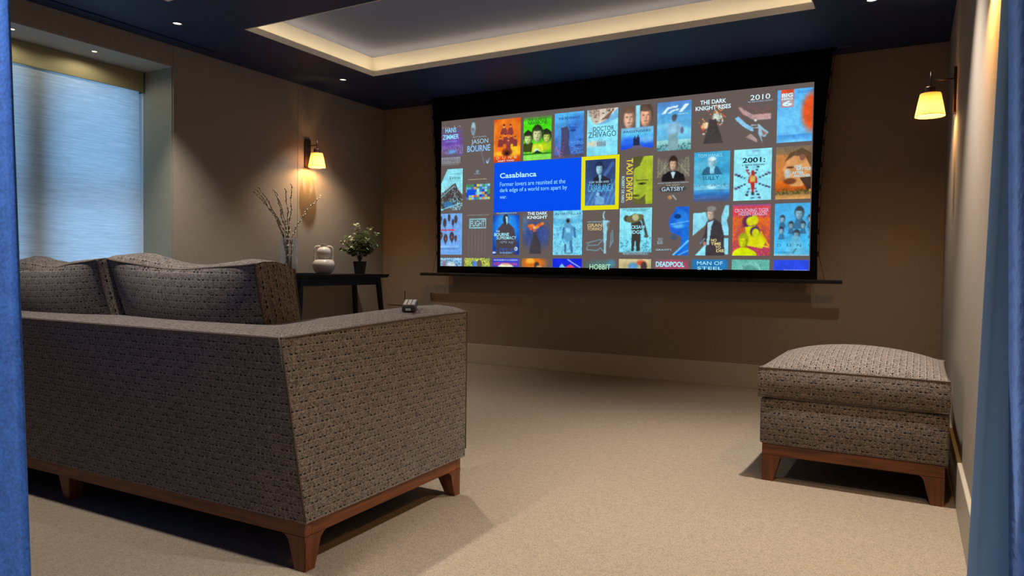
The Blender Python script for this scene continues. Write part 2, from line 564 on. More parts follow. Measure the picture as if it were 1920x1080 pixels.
GLN.put(_ms.inputs[0], GLN.f('MULTIPLY', GLN.n('ShaderNodeFresnel', IOR=1.45).outputs[0], .9))
GLN.t.links.new(GLN.n('ShaderNodeBsdfTransparent', Color=(.94, .97, .98, 1)).outputs[0], _ms.inputs[1])
GLN.t.links.new(GLN.n('ShaderNodeBsdfGlossy', Roughness=.02).outputs[0], _ms.inputs[2])
GLN.t.links.new(_ms.outputs[0], GLN.t.nodes['Material Output'].inputs[0])
GL = GLN.m
obj('pane', B(GX - .004, 2.60, WZ0 + .09, GX, WY1 - .05, WZ1 - .11), GL, wf)
obj('pane', B(GX - .004, WY0 + .06, WZ0 + .09, GX, 2.42, WZ1 - .11), GL, wf)

# ------------------------------------------------------------------ roller blind and its pelmet
bl = thing('roller_blind', 'pale blue-grey slub roller blind drawn down over the recessed window', 'blind', (-4.88, 2.5, .67))
bl_in = lambda o: (setattr(o, 'parent', bl), setattr(o, 'matrix_parent_inverse', Matrix.Translation(bl.location).inverted()))
bm = bmesh.new()
N = 24
g = []
for i in range(N + 1):
    f = i / N
    z = .70 + (2.11 - .70) * f
    x = -4.880
    g.append([bm.verts.new((x, y, z)) for y in np.linspace(1.78, 3.213 - .020 * f, 12)])
for a, b in zip(g, g[1:]):
    for k in range(11):
        bm.faces.new((a[k], a[k + 1], b[k + 1], b[k]))
BLM = blind_mat()
bl_in(obj('blind_cloth', bm, BLM, smooth=True))
bl_in(obj('hem_bar', box(bmesh.new(), -4.891, 1.78, .672, -4.869, 3.212, .702, .004), M('hem_grey', '8f9aa0', .6)))
bm = bmesh.new()
bmesh.ops.create_cone(bm, segments=24, radius1=.026, radius2=.026, depth=1.40, cap_ends=True, matrix=Matrix.Translation((-4.906, 2.49, 2.165)) @ Matrix.Rotation(math.pi / 2, 4, 'X'))
bl_in(obj('roller', bm, BLM, smooth=False))
pm = thing('blind_pelmet', 'olive beige fabric pelmet box across the top of the window recess', 'pelmet', (-4.867, 2.45, 2.105))
bm = box(bmesh.new(), -4.872, 1.74, 2.105, -4.862, 3.222, 2.248, .003)
o = obj('front_board', bm, PELMET, pm); o.matrix_parent_inverse = Matrix.Translation(pm.location).inverted()
bm = bmesh.new(); box(bm, -4.96, 3.222, 2.103, -4.862, 3.2265, 2.248, .001)
o = obj('end_board', bm, BLACKMET, pm); o.matrix_parent_inverse = Matrix.Translation(pm.location).inverted()

# ------------------------------------------------------------------ downlights
def downlight(x, y, z, r, label, group, kk=1.0):
    t = thing('downlight', label, 'ceiling light', (x, y, z), group=group)
    bm = bmesh.new()
    seg = 28
    prof = [(r * .80, .012), (r * .86, -.001), (r * 1.32, -.002), (r * 1.32, .0), ]
    lathe(bm, prof, seg, cap0=False, cap1=False)
    obj('trim_ring', bm, NAVY if z > 2.3 else SOFFIT, t, smooth=True)
    bm = bmesh.new()
    lathe(bm, [(r * .86, .004), (r * .78, .016)], seg, cap0=False, cap1=False)
    obj('baffle', bm, BLACKMET, t, smooth=True)
    bm = bmesh.new()
    bmesh.ops.create_circle(bm, cap_ends=True, radius=r * .84, segments=seg, matrix=Matrix.Translation((0, 0, .005 if z > 2.3 else -.0012)))
    obj('lens', bm, emis('downlight_lens_warm', 'fff0cf', 2.6), t)
    return t
dl_lab = {
    0: 'recessed round downlight in navy ceiling above the bronze sconce on left wall',
    1: 'recessed round downlight in navy ceiling beside the window recess',
    3: 'recessed round downlight in navy ceiling near the right wall and screen',
    2: 'recessed round downlight above the rear end of the sofa by the left wall',
    4: 'recessed round downlight in the ceiling over the front of the ottoman',
    5: 'recessed round downlight by the right wall between ottoman and curtains',
    6: 'added, unseen downlight between the two light coffers, middle of the room',
    7: 'added, unseen downlight behind the second coffer, above the back of the sofa',
    8: 'recessed round downlight behind the curtains, towards the left one',
    9: 'recessed round downlight behind the curtains, nearest the right wall'}
for i, (x, y, k) in enumerate(DOWNLIGHTS):
    downlight(x, y, ZC, .033, dl_lab.get(i, 'recessed round downlight in navy ceiling out of the picture'), 'downlights in the navy ceiling')
downlight(-4.68, 2.757, WZ1 - .0045, .018, 'small bright downlight in the window soffit above the middle of the pelmet', 'small soffit downlights')
downlight(-4.68, 2.267, WZ1 - .0045, .018, 'small bright downlight in the window soffit next to the blue curtain', 'small soffit downlights')
# ------------------------------------------------------------------ upholstery
def cushion(name, w, d, t, bulge, mat, parent, n=14, pinch=.02, crown_pow=.75, side_b=.012, top='xy', piping=True, ear=.012, shear=0.0, hump=None, dent=None):
    """box cushion: width w (x), depth d (y), thickness t (z) with crowned big faces, boxed sides and piped seams"""
    def pos(a, b, c):
        # a, b, c in -1..1 on the cube's surface
        ea, eb = 1 - a * a, 1 - b * b
        x = a * (w / 2) * (1 - pinch * eb)
        y = b * (d / 2) * (1 - pinch * ea)
        r = max(abs(a), abs(b))
        h = t / 2 + bulge * (max(ea, 0) ** crown_pow) * (max(eb, 0) ** crown_pow)
        if r > .999:
            k = side_b * (1 - c * c) * (.35 + .65 * (1 - (b if abs(a) > .999 else a) ** 2) ** .5)
            if abs(a) > .999: x += math.copysign(k, a)
            if abs(b) > .999: y += math.copysign(k, b)
        if hump and b > .999: y += hump(a) * (1 - c * c)
        if dent and b > .9: y -= dent(a) * (b - .9) * 10
        e = (abs(a) * abs(b)) ** 8 * ear
        x += math.copysign(e, a); y += math.copysign(e, b)
        return Vector((x, y + shear * c * h, c * h))
    S_ = [math.sin(math.pi / 2 * (2 * i / n - 1)) for i in range(n + 1)]
    V = {}
    bm = bmesh.new()
    def v(i, j, k):
        if (i, j, k) not in V:
            V[i, j, k] = bm.verts.new(pos(S_[i], S_[j], K[k]))
        return V[i, j, k]
    K = [-1, -.93, -.6, 0, .6, .93, 1]
    q = len(K) - 1
    for i in range(n):
        for j in range(n):
            bm.faces.new((v(i, j, q), v(i + 1, j, q), v(i + 1, j + 1, q), v(i, j + 1, q)))
            bm.faces.new((v(i, j, 0), v(i, j + 1, 0), v(i + 1, j + 1, 0), v(i + 1, j, 0)))
    for k in range(q):
        for i in range(n):
            bm.faces.new((v(i, 0, k), v(i + 1, 0, k), v(i + 1, 0, k + 1), v(i, 0, k + 1)))
            bm.faces.new((v(i, n, k), v(i, n, k + 1), v(i + 1, n, k + 1), v(i + 1, n, k)))
            bm.faces.new((v(0, i, k), v(0, i, k + 1), v(0, i + 1, k + 1), v(0, i + 1, k)))
            bm.faces.new((v(n, i, k), v(n, i + 1, k), v(n, i + 1, k + 1), v(n, i, k + 1)))
    o = obj(name, bm, mat, parent, smooth=True, uv=top)
    o.data.set_sharp_from_angle(angle=math.radians(55))
    if piping:
        for c in (1, -1):
            path = []
            for s in range(4 * n):
                sd, k = divmod(s, n)
                a = [(S_[k], -1), (1, S_[k]), (S_[n - k], 1), (-1, S_[n - k])][sd]
                path.append(pos(a[0], a[1], c) * 1.0)
            path.append(path[0])
            bm = bmesh.new()
            tube(bm, path, .0034, 6, cap=False)
            p = obj('piping', bm, PIPING, o, smooth=True)
    return o

def leg(parent, x, y, sx, sy, h, top=.072, bot=.040, name='leg', brk=.03):
    """tapered block leg; outer corner at (x,y), body grows towards (sx,sy); the two inner faces taper and curve into the rail"""
    bm = bmesh.new()
    prof = [(0, bot), (.004, bot + .003), (h * .9, top - .006), (h, top + .002), (h + brk * .0, top + .012)]
    prof = [(0, bot), (.004, bot + .003), (h * .86, top - .004), (h * .96, top + .003), (h, top + .014)]
    rings = []
    for z, s in prof:
        pts = [(0, 0), (s * sx, 0), (s * sx, s * sy), (0, s * sy)]
        if sx * sy < 0: pts = pts[::-1]
        rings.append([bm.verts.new((x + px, y + py, z)) for px, py in pts])
    for a, b in zip(rings, rings[1:]):
        for i in range(4):
            bm.faces.new((a[i], a[(i + 1) % 4], b[(i + 1) % 4], b[i]))
    bm.faces.new(rings[0][::-1]); bm.faces.new(rings[-1])
    bmesh.ops.recalc_face_normals(bm, faces=bm.faces)
    bmesh.ops.bevel(bm, geom=[e for e in bm.edges if abs(e.verts[0].co.z - e.verts[1].co.z) > .02], offset=.0025, segments=2, affect='EDGES')
    return obj(name, bm, WOOD_Z, parent)

# ---- sofa, seen from behind: local origin at the floor under its rear right corner, x to the right, y to the front
sofa = thing('sofa', 'large brown and cream tweed sofa with loose back cushions and oak base, seen from behind', 'sofa', (-1.491, 1.475, 0), math.radians(1.15))
SL, SD = 2.70, .83
rb, rtz = .100, .142
for nm, a in (('rear_rail', (-SL, 0, 0, .028)), ('front_rail', (-SL, SD - .028, 0, SD))):
    obj(nm, box(bmesh.new(), a[0], a[1], rb, a[2], a[3], rtz, .002, 1), WOOD_X, sofa)
for nm, a in (('side_rail', (-.028, .028, 0, SD - .028)), ('side_rail', (-SL, .028, -SL + .028, SD - .028))):
    obj(nm, box(bmesh.new(), a[0], a[1], rb, a[2], a[3], rtz - .0005, .002, 1), WOOD_Y, sofa)
for x, y, sx, sy in ((0, 0, -1, 1), (0, SD, -1, -1), (-SL, 0, 1, 1), (-SL, SD, 1, -1)):
    leg(sofa, x, y, sx, sy, rb)
leg(sofa, -1.19, .03, -1, 1, rb, .075, .034)
leg(sofa, -1.19, SD - .03, -1, -1, rb, .075, .034)
# upholstered body: U shape in plan, back raked to the rear, arms rising slightly to the front
ov, aw, bt = .006, .262, .17
RAKE = .098
def arm_z(y):
    f = min(1, max(0, (y + RAKE) / (SD + RAKE + .02)))
    return .683 + .026 * f + .004 * math.sin(math.pi * f)
def body_shell():
    bm = bmesh.new()
    yf = SD + .028
    xs_out = [ov, -aw, -aw - .02]
    # outline goes round the U; columns of (outer plan at the bottom)
    def P_(x, y, f):          # f 0 bottom .. 1 top
        yy = y - RAKE * f if y < .05 else y
        return x, yy
    nst = 10
    arm = [(0 + ov, yy) for yy in np.linspace(-.004, yf, nst)]
    arm_in = [(-aw, yy) for yy in np.linspace(yf, bt - .0, nst)]
    back_in = [(x, bt) for x in np.linspace(-aw, -SL + aw, 24)][1:-1]
    arm2_in = [(-SL + aw, yy) for yy in np.linspace(bt, yf, nst)]
    arm2 = [(-SL - ov, yy) for yy in np.linspace(yf, -.004, nst)]
    back = [(x, -.004) for x in np.linspace(-SL - ov, ov, 30)][1:-1]
    loop = arm + arm_in + back_in + arm2_in + arm2 + back
    n = len(loop)
    zs = [0, .25, .5, .75, 1]
    rings = []
    for f in zs:
        ring = []
        for x, y in loop:
            inner = abs(y - bt) < 1e-6 or (-SL + aw - 1e-6 <= x <= -aw + 1e-6)
            yy = y
            if y < bt + .3:     # rake fades out over the depth
                k = 1 if y < .01 else (max(0, 1 - (y) / .5))
                yy = y - RAKE * f * k
            zt = arm_z(yy if f > 0 else y)
            zb = rtz
            if y > yf - 1e-6 and f == 0: pass
            ring.append(bm.verts.new((x, yy, zb + (zt - zb) * f)))
        rings.append(ring)
    for a, b in zip(rings, rings[1:]):
        for i in range(n):
            bm.faces.new((a[i], a[(i + 1) % n], b[(i + 1) % n], b[i]))
    # top: strips with a soft crown line between the outer and inner outline
    T = rings[-1]
    iA, iAi = list(range(0, nst)), list(range(nst, 2 * nst))
    def strip(out, inn, rise):
        mids = [[], [], []]
        for o_, i_ in zip(out, inn):
            for m_, f in zip(mids, (.2, .5, .8)):
                c = o_.co.lerp(i_.co, f)
                c.z += (.006 + (rise - .006) * min(1, max(0, (o_.co.y + .1) / .9))) * math.sin(math.pi * f) ** .7
                m_.append(bm.verts.new(c))
        rows = [out, *mids, inn]
        for r0, r1 in zip(rows, rows[1:]):
            for k in range(len(out) - 1):
                bm.faces.new((r0[k], r0[k + 1], r1[k + 1], r1[k]))
        return mids
    # right arm
    o1 = [T[i] for i in iA]; i1 = [T[i] for i in iAi][::-1]
    m1 = strip(o1, i1, .020)
    s0 = 2 * nst + 22
    o2 = [T[i] for i in range(s0 + nst, s0 + 2 * nst)][::-1]; i2 = [T[i] for i in range(s0, s0 + nst)]
    m2 = strip(o2, i2, .020)
    bk_out = [T[i] for i in range(s0 + 2 * nst, n)][::-1]
    bk_in = [T[i] for i in range(2 * nst, 2 * nst + 22)]
    # close the back's top as one fan of quads between matching rows
    inn = [i1[0], *bk_in, i2[0]]
    outp = [o1[0]] + bk_out + [o2[0]]
    def at(lst, f):
        k = f * (len(lst) - 1); i = min(int(k), len(lst) - 2); return lst[i].co.lerp(lst[i + 1].co, k - i)
    NB = 30
    rows = []
    for f in (0, .25, .5, .75, 1):
        row = []
        for s in range(NB + 1):
            a, b = at(outp, s / NB), at(inn, s / NB)
            c = a.lerp(b, f); c.z += .006 * math.sin(math.pi * f)
            row.append(bm.verts.new(c))
        rows.append(row)
    for r0, r1 in zip(rows, rows[1:]):
        for k in range(NB):
            bm.faces.new((r0[k], r0[k + 1], r1[k + 1], r1[k]))
    # ends of the crown at the arm fronts
    for (o_, i_, mm) in ((o1, i1, m1), (o2, i2, m2)):
        bm.faces.new([o_[-1], mm[0][-1], mm[1][-1], mm[2][-1], i_[-1]])
    bmesh.ops.remove_doubles(bm, verts=bm.verts, dist=.0004)
    bm.faces.new([v for v in []]) if False else None
    bmesh.ops.recalc_face_normals(bm, faces=bm.faces)
    return bm, loop
bm, loop = body_shell()
body = obj('upholstered_shell', bm, TWEED, sofa, smooth=True, uv='yx')
body.data.set_sharp_from_angle(angle=math.radians(40))
mod = body.modifiers.new('b', 'BEVEL'); mod.width = .007; mod.segments = 3; mod.limit_method = 'ANGLE'; mod.angle_limit = math.radians(50)
obj('underside_cloth', box(bmesh.new(), -SL + .03, .03, rtz - .006, -.03, SD - .03, rtz + .002), BLACKFAB, sofa)
obj('seat_deck', box(bmesh.new(), -SL + aw, bt - .03, rtz, -aw, SD + .01, .33, .01), TWEED, sofa, uv='yx')
# seams of the shell
def seam(pts, r=.003):
    bm = bmesh.new(); tube(bm, pts, r, 6); obj('piping', bm, PIPING, body, smooth=True)
yf = SD + .028
seam([(ov + .002, -.004 - RAKE + t * (yf + RAKE), arm_z(-.004 - RAKE + t * (yf + RAKE)) - .004) for t in np.linspace(.02, 1, 14)])
seam([(x, -.004 - RAKE - .001, .683 - .004) for x in np.linspace(ov - .01, -SL - ov, 6)])
seam([(ov - .001, yf - .001, z) for z in np.linspace(rtz + .03, arm_z(yf) - .004, 5)])
seam([(ov + .0005, -.0045 - RAKE * f, rtz + (.683 - rtz) * f) for f in np.linspace(0.01, .99, 8)], .003)
for k in range(3):
    cw = (SL - 2 * aw) / 3
    cx = -aw - cw * (k + .5)
    o = cushion('seat_cushion', cw - .006, .62, .12, .018, TWEED, sofa, n=10, top='yx')
    o.location = (cx, .53, .395)
random.seed(5)
for k in range(3):
    cw = (SL - 2 * aw) / 3
    cx = -aw - cw * (k + .5)
    o = cushion('back_cushion', cw - .004, .47, .150, [.050, .060, .050][k], TWEED, sofa, n=16, pinch=.035, ear=.006, side_b=.018, shear=.42,
                hump=[lambda a: .008 + .026 * math.exp(-((a + .62) / .42) ** 2) + .012 * math.exp(-((a - .75) / .2) ** 2), lambda a: .010 + .036 * math.exp(-((a + .25) / .45) ** 2), lambda a: .02][k],
                dent=[lambda a: .016 * math.exp(-((a + .05) / .5) ** 2), lambda a: .026 * math.exp(-((a - .05) / .35) ** 2) + .01 * math.exp(-((a + .6) / .4) ** 2), lambda a: .01][k])
    # cushion's depth axis stands up, leaning on the back
    o.rotation_euler = (math.radians(90 + 17), [math.radians(.8), math.radians(-1.2), 0][k], 0)
    o.location = (cx + .010, .190 + [0, -.035, -.03][k], .648 + [.0, -.006, 0][k])

# ---- ottoman
ott = thing('ottoman', 'square brown tweed ottoman with plump top cushion on short oak legs by right wall', 'ottoman', (-.200, 3.12, 0), math.radians(-.6))
OW, OD = .330, .72
for nm, a, mt in (('front_rail', (-OW, 0, OW, .026), WOOD_X), ('rear_rail', (-OW, OD - .026, OW, OD), WOOD_X), ('side_rail', (-OW, .026, -OW + .026, OD - .026), WOOD_Y), ('side_rail', (OW - .026, .026, OW, OD - .026), WOOD_Y)):
    obj(nm, box(bmesh.new(), a[0], a[1], .108, a[2], a[3], .156, .002, 1), mt, ott)
for x, y, sx, sy in ((-OW, 0, 1, 1), (OW, 0, -1, 1), (-OW, OD, 1, -1), (OW, OD, -1, -1)):
    leg(ott, x, y, sx, sy, .108, .074, .044)
bm = box(bmesh.new(), -OW - .010, -.010, .156, OW + .010, OD + .01, .350, .012, 3)
bmesh.ops.subdivide_edges(bm, edges=[e for e in bm.edges if e.calc_length() > .3], cuts=3, use_grid_fill=True)
ob = obj('base', bm, TWEED, ott, smooth=True, uv='yx')
ob.data.set_sharp_from_angle(angle=math.radians(50))
obj('underside_cloth', box(bmesh.new(), -OW + .03, .03, .15, OW - .03, OD - .03, .158), BLACKFAB, ott)
o = cushion('top_cushion', 2 * OW + .012, OD + .02, .118, .080, TWEED, ott, n=18, pinch=.012, ear=.006, side_b=.012, top='yx', crown_pow=.62)
o.location = (-.004, OD / 2 - .002, .416)

# ------------------------------------------------------------------ remote control
rm = thing('remote_control', 'dark grey remote control with pale keys lying on the sofa arm', 'remote', (-1.590, 2.085, .7250), math.radians(33))
rm.rotation_euler[0] = math.radians(6.5)
rm.scale = (.88, .95, .95)
bm = box(bmesh.new(), -.027, -.075, 0, .027, .075, .024, .005, 3)
obj('case', bm, M('remote_case', '3a3c3b', .4), rm)
obj('face_plate', box(bmesh.new(), -.0255, -.073, .024, .0255, .073, .0252, .0005, 1), M('remote_face', '55524c', .35), rm)
KEY = M('remote_key', 'b9b2a8', .55)
for r in range(5):
    for c in range(3):
        x, y = -.0165 + c * .0165, -.056 + r * .0235
        obj('key', box(bmesh.new(), x - .0068, y - .009, .0252, x + .0068, y + .009, .0280, .0012, 1), KEY, rm)
obj('end_label', box(bmesh.new(), -.012, -.0756, .006, .009, -.0748, .0145), M('pale_label', 'd5d4cb', .6), rm)

# ------------------------------------------------------------------ sconces
def sconce(x, y, zb, side, label, powr=1.0):
    """x wall plane, side +1 projects to +x"""
    t = thing('wall_sconce', label, 'wall lamp', (x, y, zb), group='bronze wall sconces')
    s = side
    bm = bmesh.new()
    box(bm, min(0, s * .014), -.034, .006, max(0, s * .014), .034, .242, .002, 1)
    obj('back_plate', bm, BRONZE, t)
    bm = bmesh.new(); tube(bm, [(s * .014, 0, .187), (s * .117, 0, .187)], .0042, 10)
    obj('arm', bm, BRONZE, t, smooth=True)
    bm = bmesh.new(); tube(bm, [(s * .117, 0, .148), (s * .117, 0, .235)], .0042, 12)
    obj('stem', bm, BRONZE, t, smooth=True)
    bm = bmesh.new(); lathe(bm, [(.006, .154), (.025, .153), (.027, .150), (.027, .120), (.026, .114)], 24, c=(s * .117, 0))
    obj('cap', bm, BRONZE, t, smooth=False)
    bm = bmesh.new()
    prof = [(.081, 0.0), (.0555, .137)]
    lathe(bm, [(.0710, .0), (.072, .0), (.0495, .118), (.0485, .118)], 40, c=(s * .117, 0), cap0=False, cap1=False)
    sh = obj('shade', bm, shade_mat_, t, smooth=True)
    sh.data.set_sharp_from_angle(angle=math.radians(30))
    bm = bmesh.new()
    lathe(bm, [(.0722, -.001), (.0727, -.001), (.0722, .003), (.0716, .003)], 40, c=(s * .117, 0), cap0=False, cap1=False)
    obj('shade_rim', bm, M('shade_trim', 'd8c49a', .7), sh)
    bm = bmesh.new()
    bmesh.ops.create_uvsphere(bm, u_segments=16, v_segments=10, radius=.021, matrix=Matrix.Translation((s * .117, 0, .062)))
    obj('bulb', bm, emis('bulb_glow', 'ffd990', 30), t, smooth=True)
    light('sconce_lamp', 'POINT', (x + s * .117, y, zb + .028), 10.5 * powr, (1.0, .53, .16), shadow_soft_size=.022)
    return t
shade_mat_ = shade_mat()
sconce(XL, 4.500, 1.708, 1, 'lit bronze wall sconce on the left wall above the black console table')
sconce(XR, 4.420, 1.714, -1, 'lit bronze wall sconce on the right wall beside the projection screen')
sconce(XR, 2.40, 1.702, -1, 'lit bronze wall sconce on the right wall hidden behind the blue curtain', 2.0)

# ------------------------------------------------------------------ console table and what stands on it
TX0, TX1, TY0, TY1, TZ = -4.525, -4.115, 3.86, 5.09, .803
tb = thing('console_table', 'slim black console table with splayed legs against left wall', 'table', ((TX0 + TX1) / 2, (TY0 + TY1) / 2, 0))
off = lambda o: (setattr(o, 'matrix_parent_inverse', Matrix.Translation(tb.location).inverted()), o)[1]
bm = bmesh.new()
box(bm, TX0, TY0, TZ - .030, TX1, TY1, TZ)
for v in bm.verts:      # undercut edge
    if v.co.z < TZ - .01:
        v.co.y += .014 if v.co.y < 4.4 else -.014
        v.co.x += .0 if v.co.x < -4.3 else -.010
off(obj('table_top', bm, BLACKWOOD, tb))
bm = bmesh.new()
a = (TX0 + .045, TY0 + .10, TX1 - .022, TY1 - .12)
for q in ((a[0], a[1], a[0] + .02, a[3]), (a[2] - .02, a[1], a[2], a[3]), (a[0] + .02, a[1], a[2] - .02, a[1] + .02), (a[0] + .02, a[3] - .02, a[2] - .02, a[3])):
    box(bm, q[0], q[1], TZ - .092, q[2], q[3], TZ - .030)
off(obj('apron', bm, BLACKWOOD, tb))
for sx, sy, x, y in ((1, -1, TX1 - .024, TY0 + .185), (1, 1, TX1 - .024, TY1 - .12), (-1, -1, TX0 + .045, TY0 + .185), (-1, 1, TX0 + .045, TY1 - .075)):
    bm = bmesh.new()
    z1, z0 = TZ - .03, 0
    sp = .062 if sx > 0 else .02
    def q4(cx, cy, s): return [(cx - s, cy - s), (cx + s, cy - s), (cx + s, cy + s), (cx - s, cy + s)]
    t_ = [bm.verts.new((*p, z1)) for p in q4(x - sx * .012, y - sy * .0, .0175)]
    b_ = [bm.verts.new((*p, z0)) for p in q4(x - sx * .012 + sx * sp * .8, y + sy * .075, .014)]
    bm.faces.new(t_); bm.faces.new(b_[::-1])
    for i in range(4): bm.faces.new((b_[i], b_[(i + 1) % 4], t_[(i + 1) % 4], t_[i]))
    bmesh.ops.recalc_face_normals(bm, faces=bm.faces)
    off(obj('leg', bm, BLACKWOOD, tb))

# white gourd vase with two handles
PORC = M('cream_ceramic', 'ddd3c4', .28, spec=.5, noise=(3, .04))
gv = thing('gourd_vase', 'cream ceramic double gourd vase with two loop handles on the table', 'vase', (-4.30, 4.452, TZ))
prof = [(.050, 0), (.078, .006), (.104, .028), (.119, .062), (.121, .080), (.113, .104), (.092, .120), (.062, .128), (.056, .133), (.064, .142), (.072, .158),
        (.077, .178), (.076, .196), (.067, .214), (.050, .226), (.036, .230), (.034, .236), (.034, .252), (.036, .256), (.032, .257), (.029, .250), (.029, .236)]
obj('body', lathe(bmesh.new(), [(r * .765, z * .975) for r, z in prof], 48, cap1=True), PORC, gv, smooth=True)
ang = math.radians(47)     # handles lie across the line of sight
for s in (1, -1):
    pts = [(.022, .236), (.046, .238), (.064, .233), (.073, .218), (.075, .190), (.075, .150), (.075, .118), (.077, .094)]
    fine = []
    for i in range(len(pts) - 1):
        for t in (0, .5): fine.append(((pts[i][0] * (1 - t) + pts[i + 1][0] * t), (pts[i][1] * (1 - t) + pts[i + 1][1] * t)))
    fine.append(pts[-1])
    bm = tube(bmesh.new(), [(s * r * math.cos(ang), s * r * math.sin(ang), z * .975) for r, z in fine], .0075, 10)
    obj('handle', bm, PORC, gv, smooth=True)

# tall glass cylinder vase
GLV = NT('vase_glass')
_g = GLV.n('ShaderNodeBsdfGlossy', Color=(1, 1, 1, 1), Roughness=.15)
_d = GLV.n('ShaderNodeBsdfDiffuse', Color=(.8, .8, .82, 1))
_t = GLV.n('ShaderNodeBsdfTransparent', Color=(.95, .96, .97, 1))
_f = GLV.n('ShaderNodeLayerWeight', Blend=.45)
_a = GLV.t.nodes.new('ShaderNodeMixShader'); _a.inputs[0].default_value = .5
GLV.t.links.new(_g.outputs[0], _a.inputs[1]); GLV.t.links.new(_d.outputs[0], _a.inputs[2])
_b = GLV.t.nodes.new('ShaderNodeMixShader'); GLV.put(_b.inputs[0], GLV.f('MULTIPLY_ADD', _f.outputs['Facing'], .55, .05))
GLV.t.links.new(_t.outputs[0], _b.inputs[1]); GLV.t.links.new(_a.outputs[0], _b.inputs[2])
GLV.t.links.new(_b.outputs[0], GLV.t.nodes['Material Output'].inputs[0])
GLV = GLV.m
ribs = bmesh.new()
seg = 72
rr = lambda i, r: r + .0012 * (i % 2)
gvs = thing('glass_vase', 'tall clear ribbed glass cylinder vase holding the willow branches', 'vase', (-4.30, 4.070, TZ))
rows = []
for r_, z in ((.062, 0), (.064, .004), (.064, .288), (.0655, .292), (.062, .292), (.0605, .288), (.0605, .012)):
    rows.append([ribs.verts.new(((rr(i, r_)) * math.cos(2 * math.pi * i / seg), rr(i, r_) * math.sin(2 * math.pi * i / seg), z)) for i in range(seg)])
for a, b in zip(rows, rows[1:]):
    for i in range(seg): ribs.faces.new((a[i], a[(i + 1) % seg], b[(i + 1) % seg], b[i]))
ribs.faces.new(rows[0][::-1]); ribs.faces.new(rows[-1])
obj('glass', ribs, GLV, gvs, smooth=False)

TWIG = M('willow_bark', '4b3428', .75, noise=(60, .3))
CATK = M('willow_catkin', 'cdbfa6', .95, noise=(200, .15), **{'Sheen Weight': .4})
vx, vy = -4.30, 4.070
# (tip as y,z on the plane x=tipx, bend) one branch each, tips measured along the wall
BR = [(-4.36, 3.765, 1.430, .05, 'pussy willow branch leaning furthest towards the window'),
      (-4.33, 3.775, 1.440, .02, 'pussy willow branch just inside the one leaning furthest towards the window'),
      (-4.38, 3.836, 1.470, .03, 'forked pussy willow branch second group from the window side'),
      (-4.34, 3.955, 1.455, .03, 'pussy willow branch with its tip bent towards the window, middle of the bunch'),
      (-4.36, 4.000, 1.440, -.01, 'pussy willow branch crossing behind the middle of the bunch'),
      (-4.32, 4.048, 1.470, .01, 'straight thin pussy willow branch left of the tallest branch'),
      (-4.34, 4.130, 1.515, .01, 'tallest upright pussy willow branch of the bunch'),
      (-4.33, 4.445, 1.455, -.04, 'pussy willow branch leaning right towards the sconce with pale catkins')]
catme = {}
random.seed(11)
for bi, (tx, ty, tz, bend, lab) in enumerate(BR):
    root = Vector((vx + random.uniform(-.03, .03), vy + random.uniform(-.03, .03), TZ + .016))
    rim = Vector((vx + (tx - vx) * .10 + random.uniform(-.02, .02), vy + max(-.037, min(.037, (ty - vy) * .22)) + random.uniform(-.006, .006), TZ + .30))
    tip = Vector((tx, ty, tz))
    pts = []
    for i in range(9):
        f = i / 8
        p = root.lerp(rim, f); p.y += .012 * math.sin(f * 5 + bi); p.x += .010 * math.cos(f * 6 + bi * 2)
        e = min(1, (1 - f) * 6)
        pts.append(p)
    for i in range(1, 15):
        f = i / 14
        p = rim.lerp(tip, f)
        p.y += bend * math.sin(math.pi * f) + .003 * math.sin(f * 17 + bi)
        p.x += .004 * math.cos(f * 13 + bi)
        pts.append(p)
    br = thing('willow_branch', lab, 'branch', tuple(root), group='pussy willow branches')
    rad = [.0046 - .0022 * i / (len(pts) - 1) for i in range(len(pts))]
    loc = [p - root for p in pts]
    st_ = obj('twig', tube(bmesh.new(), loc, rad, 7), TWIG, br, smooth=True)
    bm = bmesh.new()
    nc = 26
    tl = len(loc) - 1
    for k in range(nc):
        f = .16 + .84 * k / (nc - 1)
        i = min(int(f * tl), tl - 1)
        a, b = loc[i], loc[i + 1]
        p = a.lerp(b, f * tl - i)
        d = (b - a).normalized()
        sd = Vector((math.cos(k * 2.4), math.sin(k * 2.4), 0))
        sd = (sd - sd.dot(d) * d).normalized()
        ax = (d + sd * .45).normalized()
        c = p + sd * .0042 + d * .004
        M_ = Matrix.Translation(c) @ ax.to_track_quat('Z', 'Y').to_matrix().to_4x4() @ Matrix.Diagonal((.0056, .0056, .0115, 1))
        bmesh.ops.create_icosphere(bm, subdivisions=1, radius=1, matrix=M_)
    tag(obj('catkins', bm, CATK, br, smooth=True), kind='stuff')

# potted eucalyptus
pp = thing('potted_plant', 'small leafy green artificial plant in a square black pot on the table', 'plant', (-4.30, 4.902, TZ))
bm = bmesh.new()
t4 = lambda s, z: [bm.verts.new((s * a, s * b, z)) for a, b in ((-1, -1), (1, -1), (1, 1), (-1, 1))]
r0, r1, r2_, r3 = t4(.037, 0), t4(.050, .112), t4(.046, .112), t4(.044, .095)
bm.faces.new(r0[::-1]); bm.faces.new(r3)
for a, b in ((r0, r1), (r1, r2_), (r2_, r3)):
    for i in range(4): bm.faces.new((a[i], a[(i + 1) % 4], b[(i + 1) % 4], b[i]))
po = obj('pot', bm, M('matt_black_pot', '08090a', .6), pp)
po.rotation_euler = (0, 0, math.radians(29))
obj('soil', box(bmesh.new(), -.0435, -.0435, .090, .0435, .0435, .098), M('soil', '1d1712', .95, bump=(80, .6, .004)), po)
random.seed(21)
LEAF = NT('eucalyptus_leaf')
oi = LEAF.n('ShaderNodeAttribute', _attribute_name='tone')
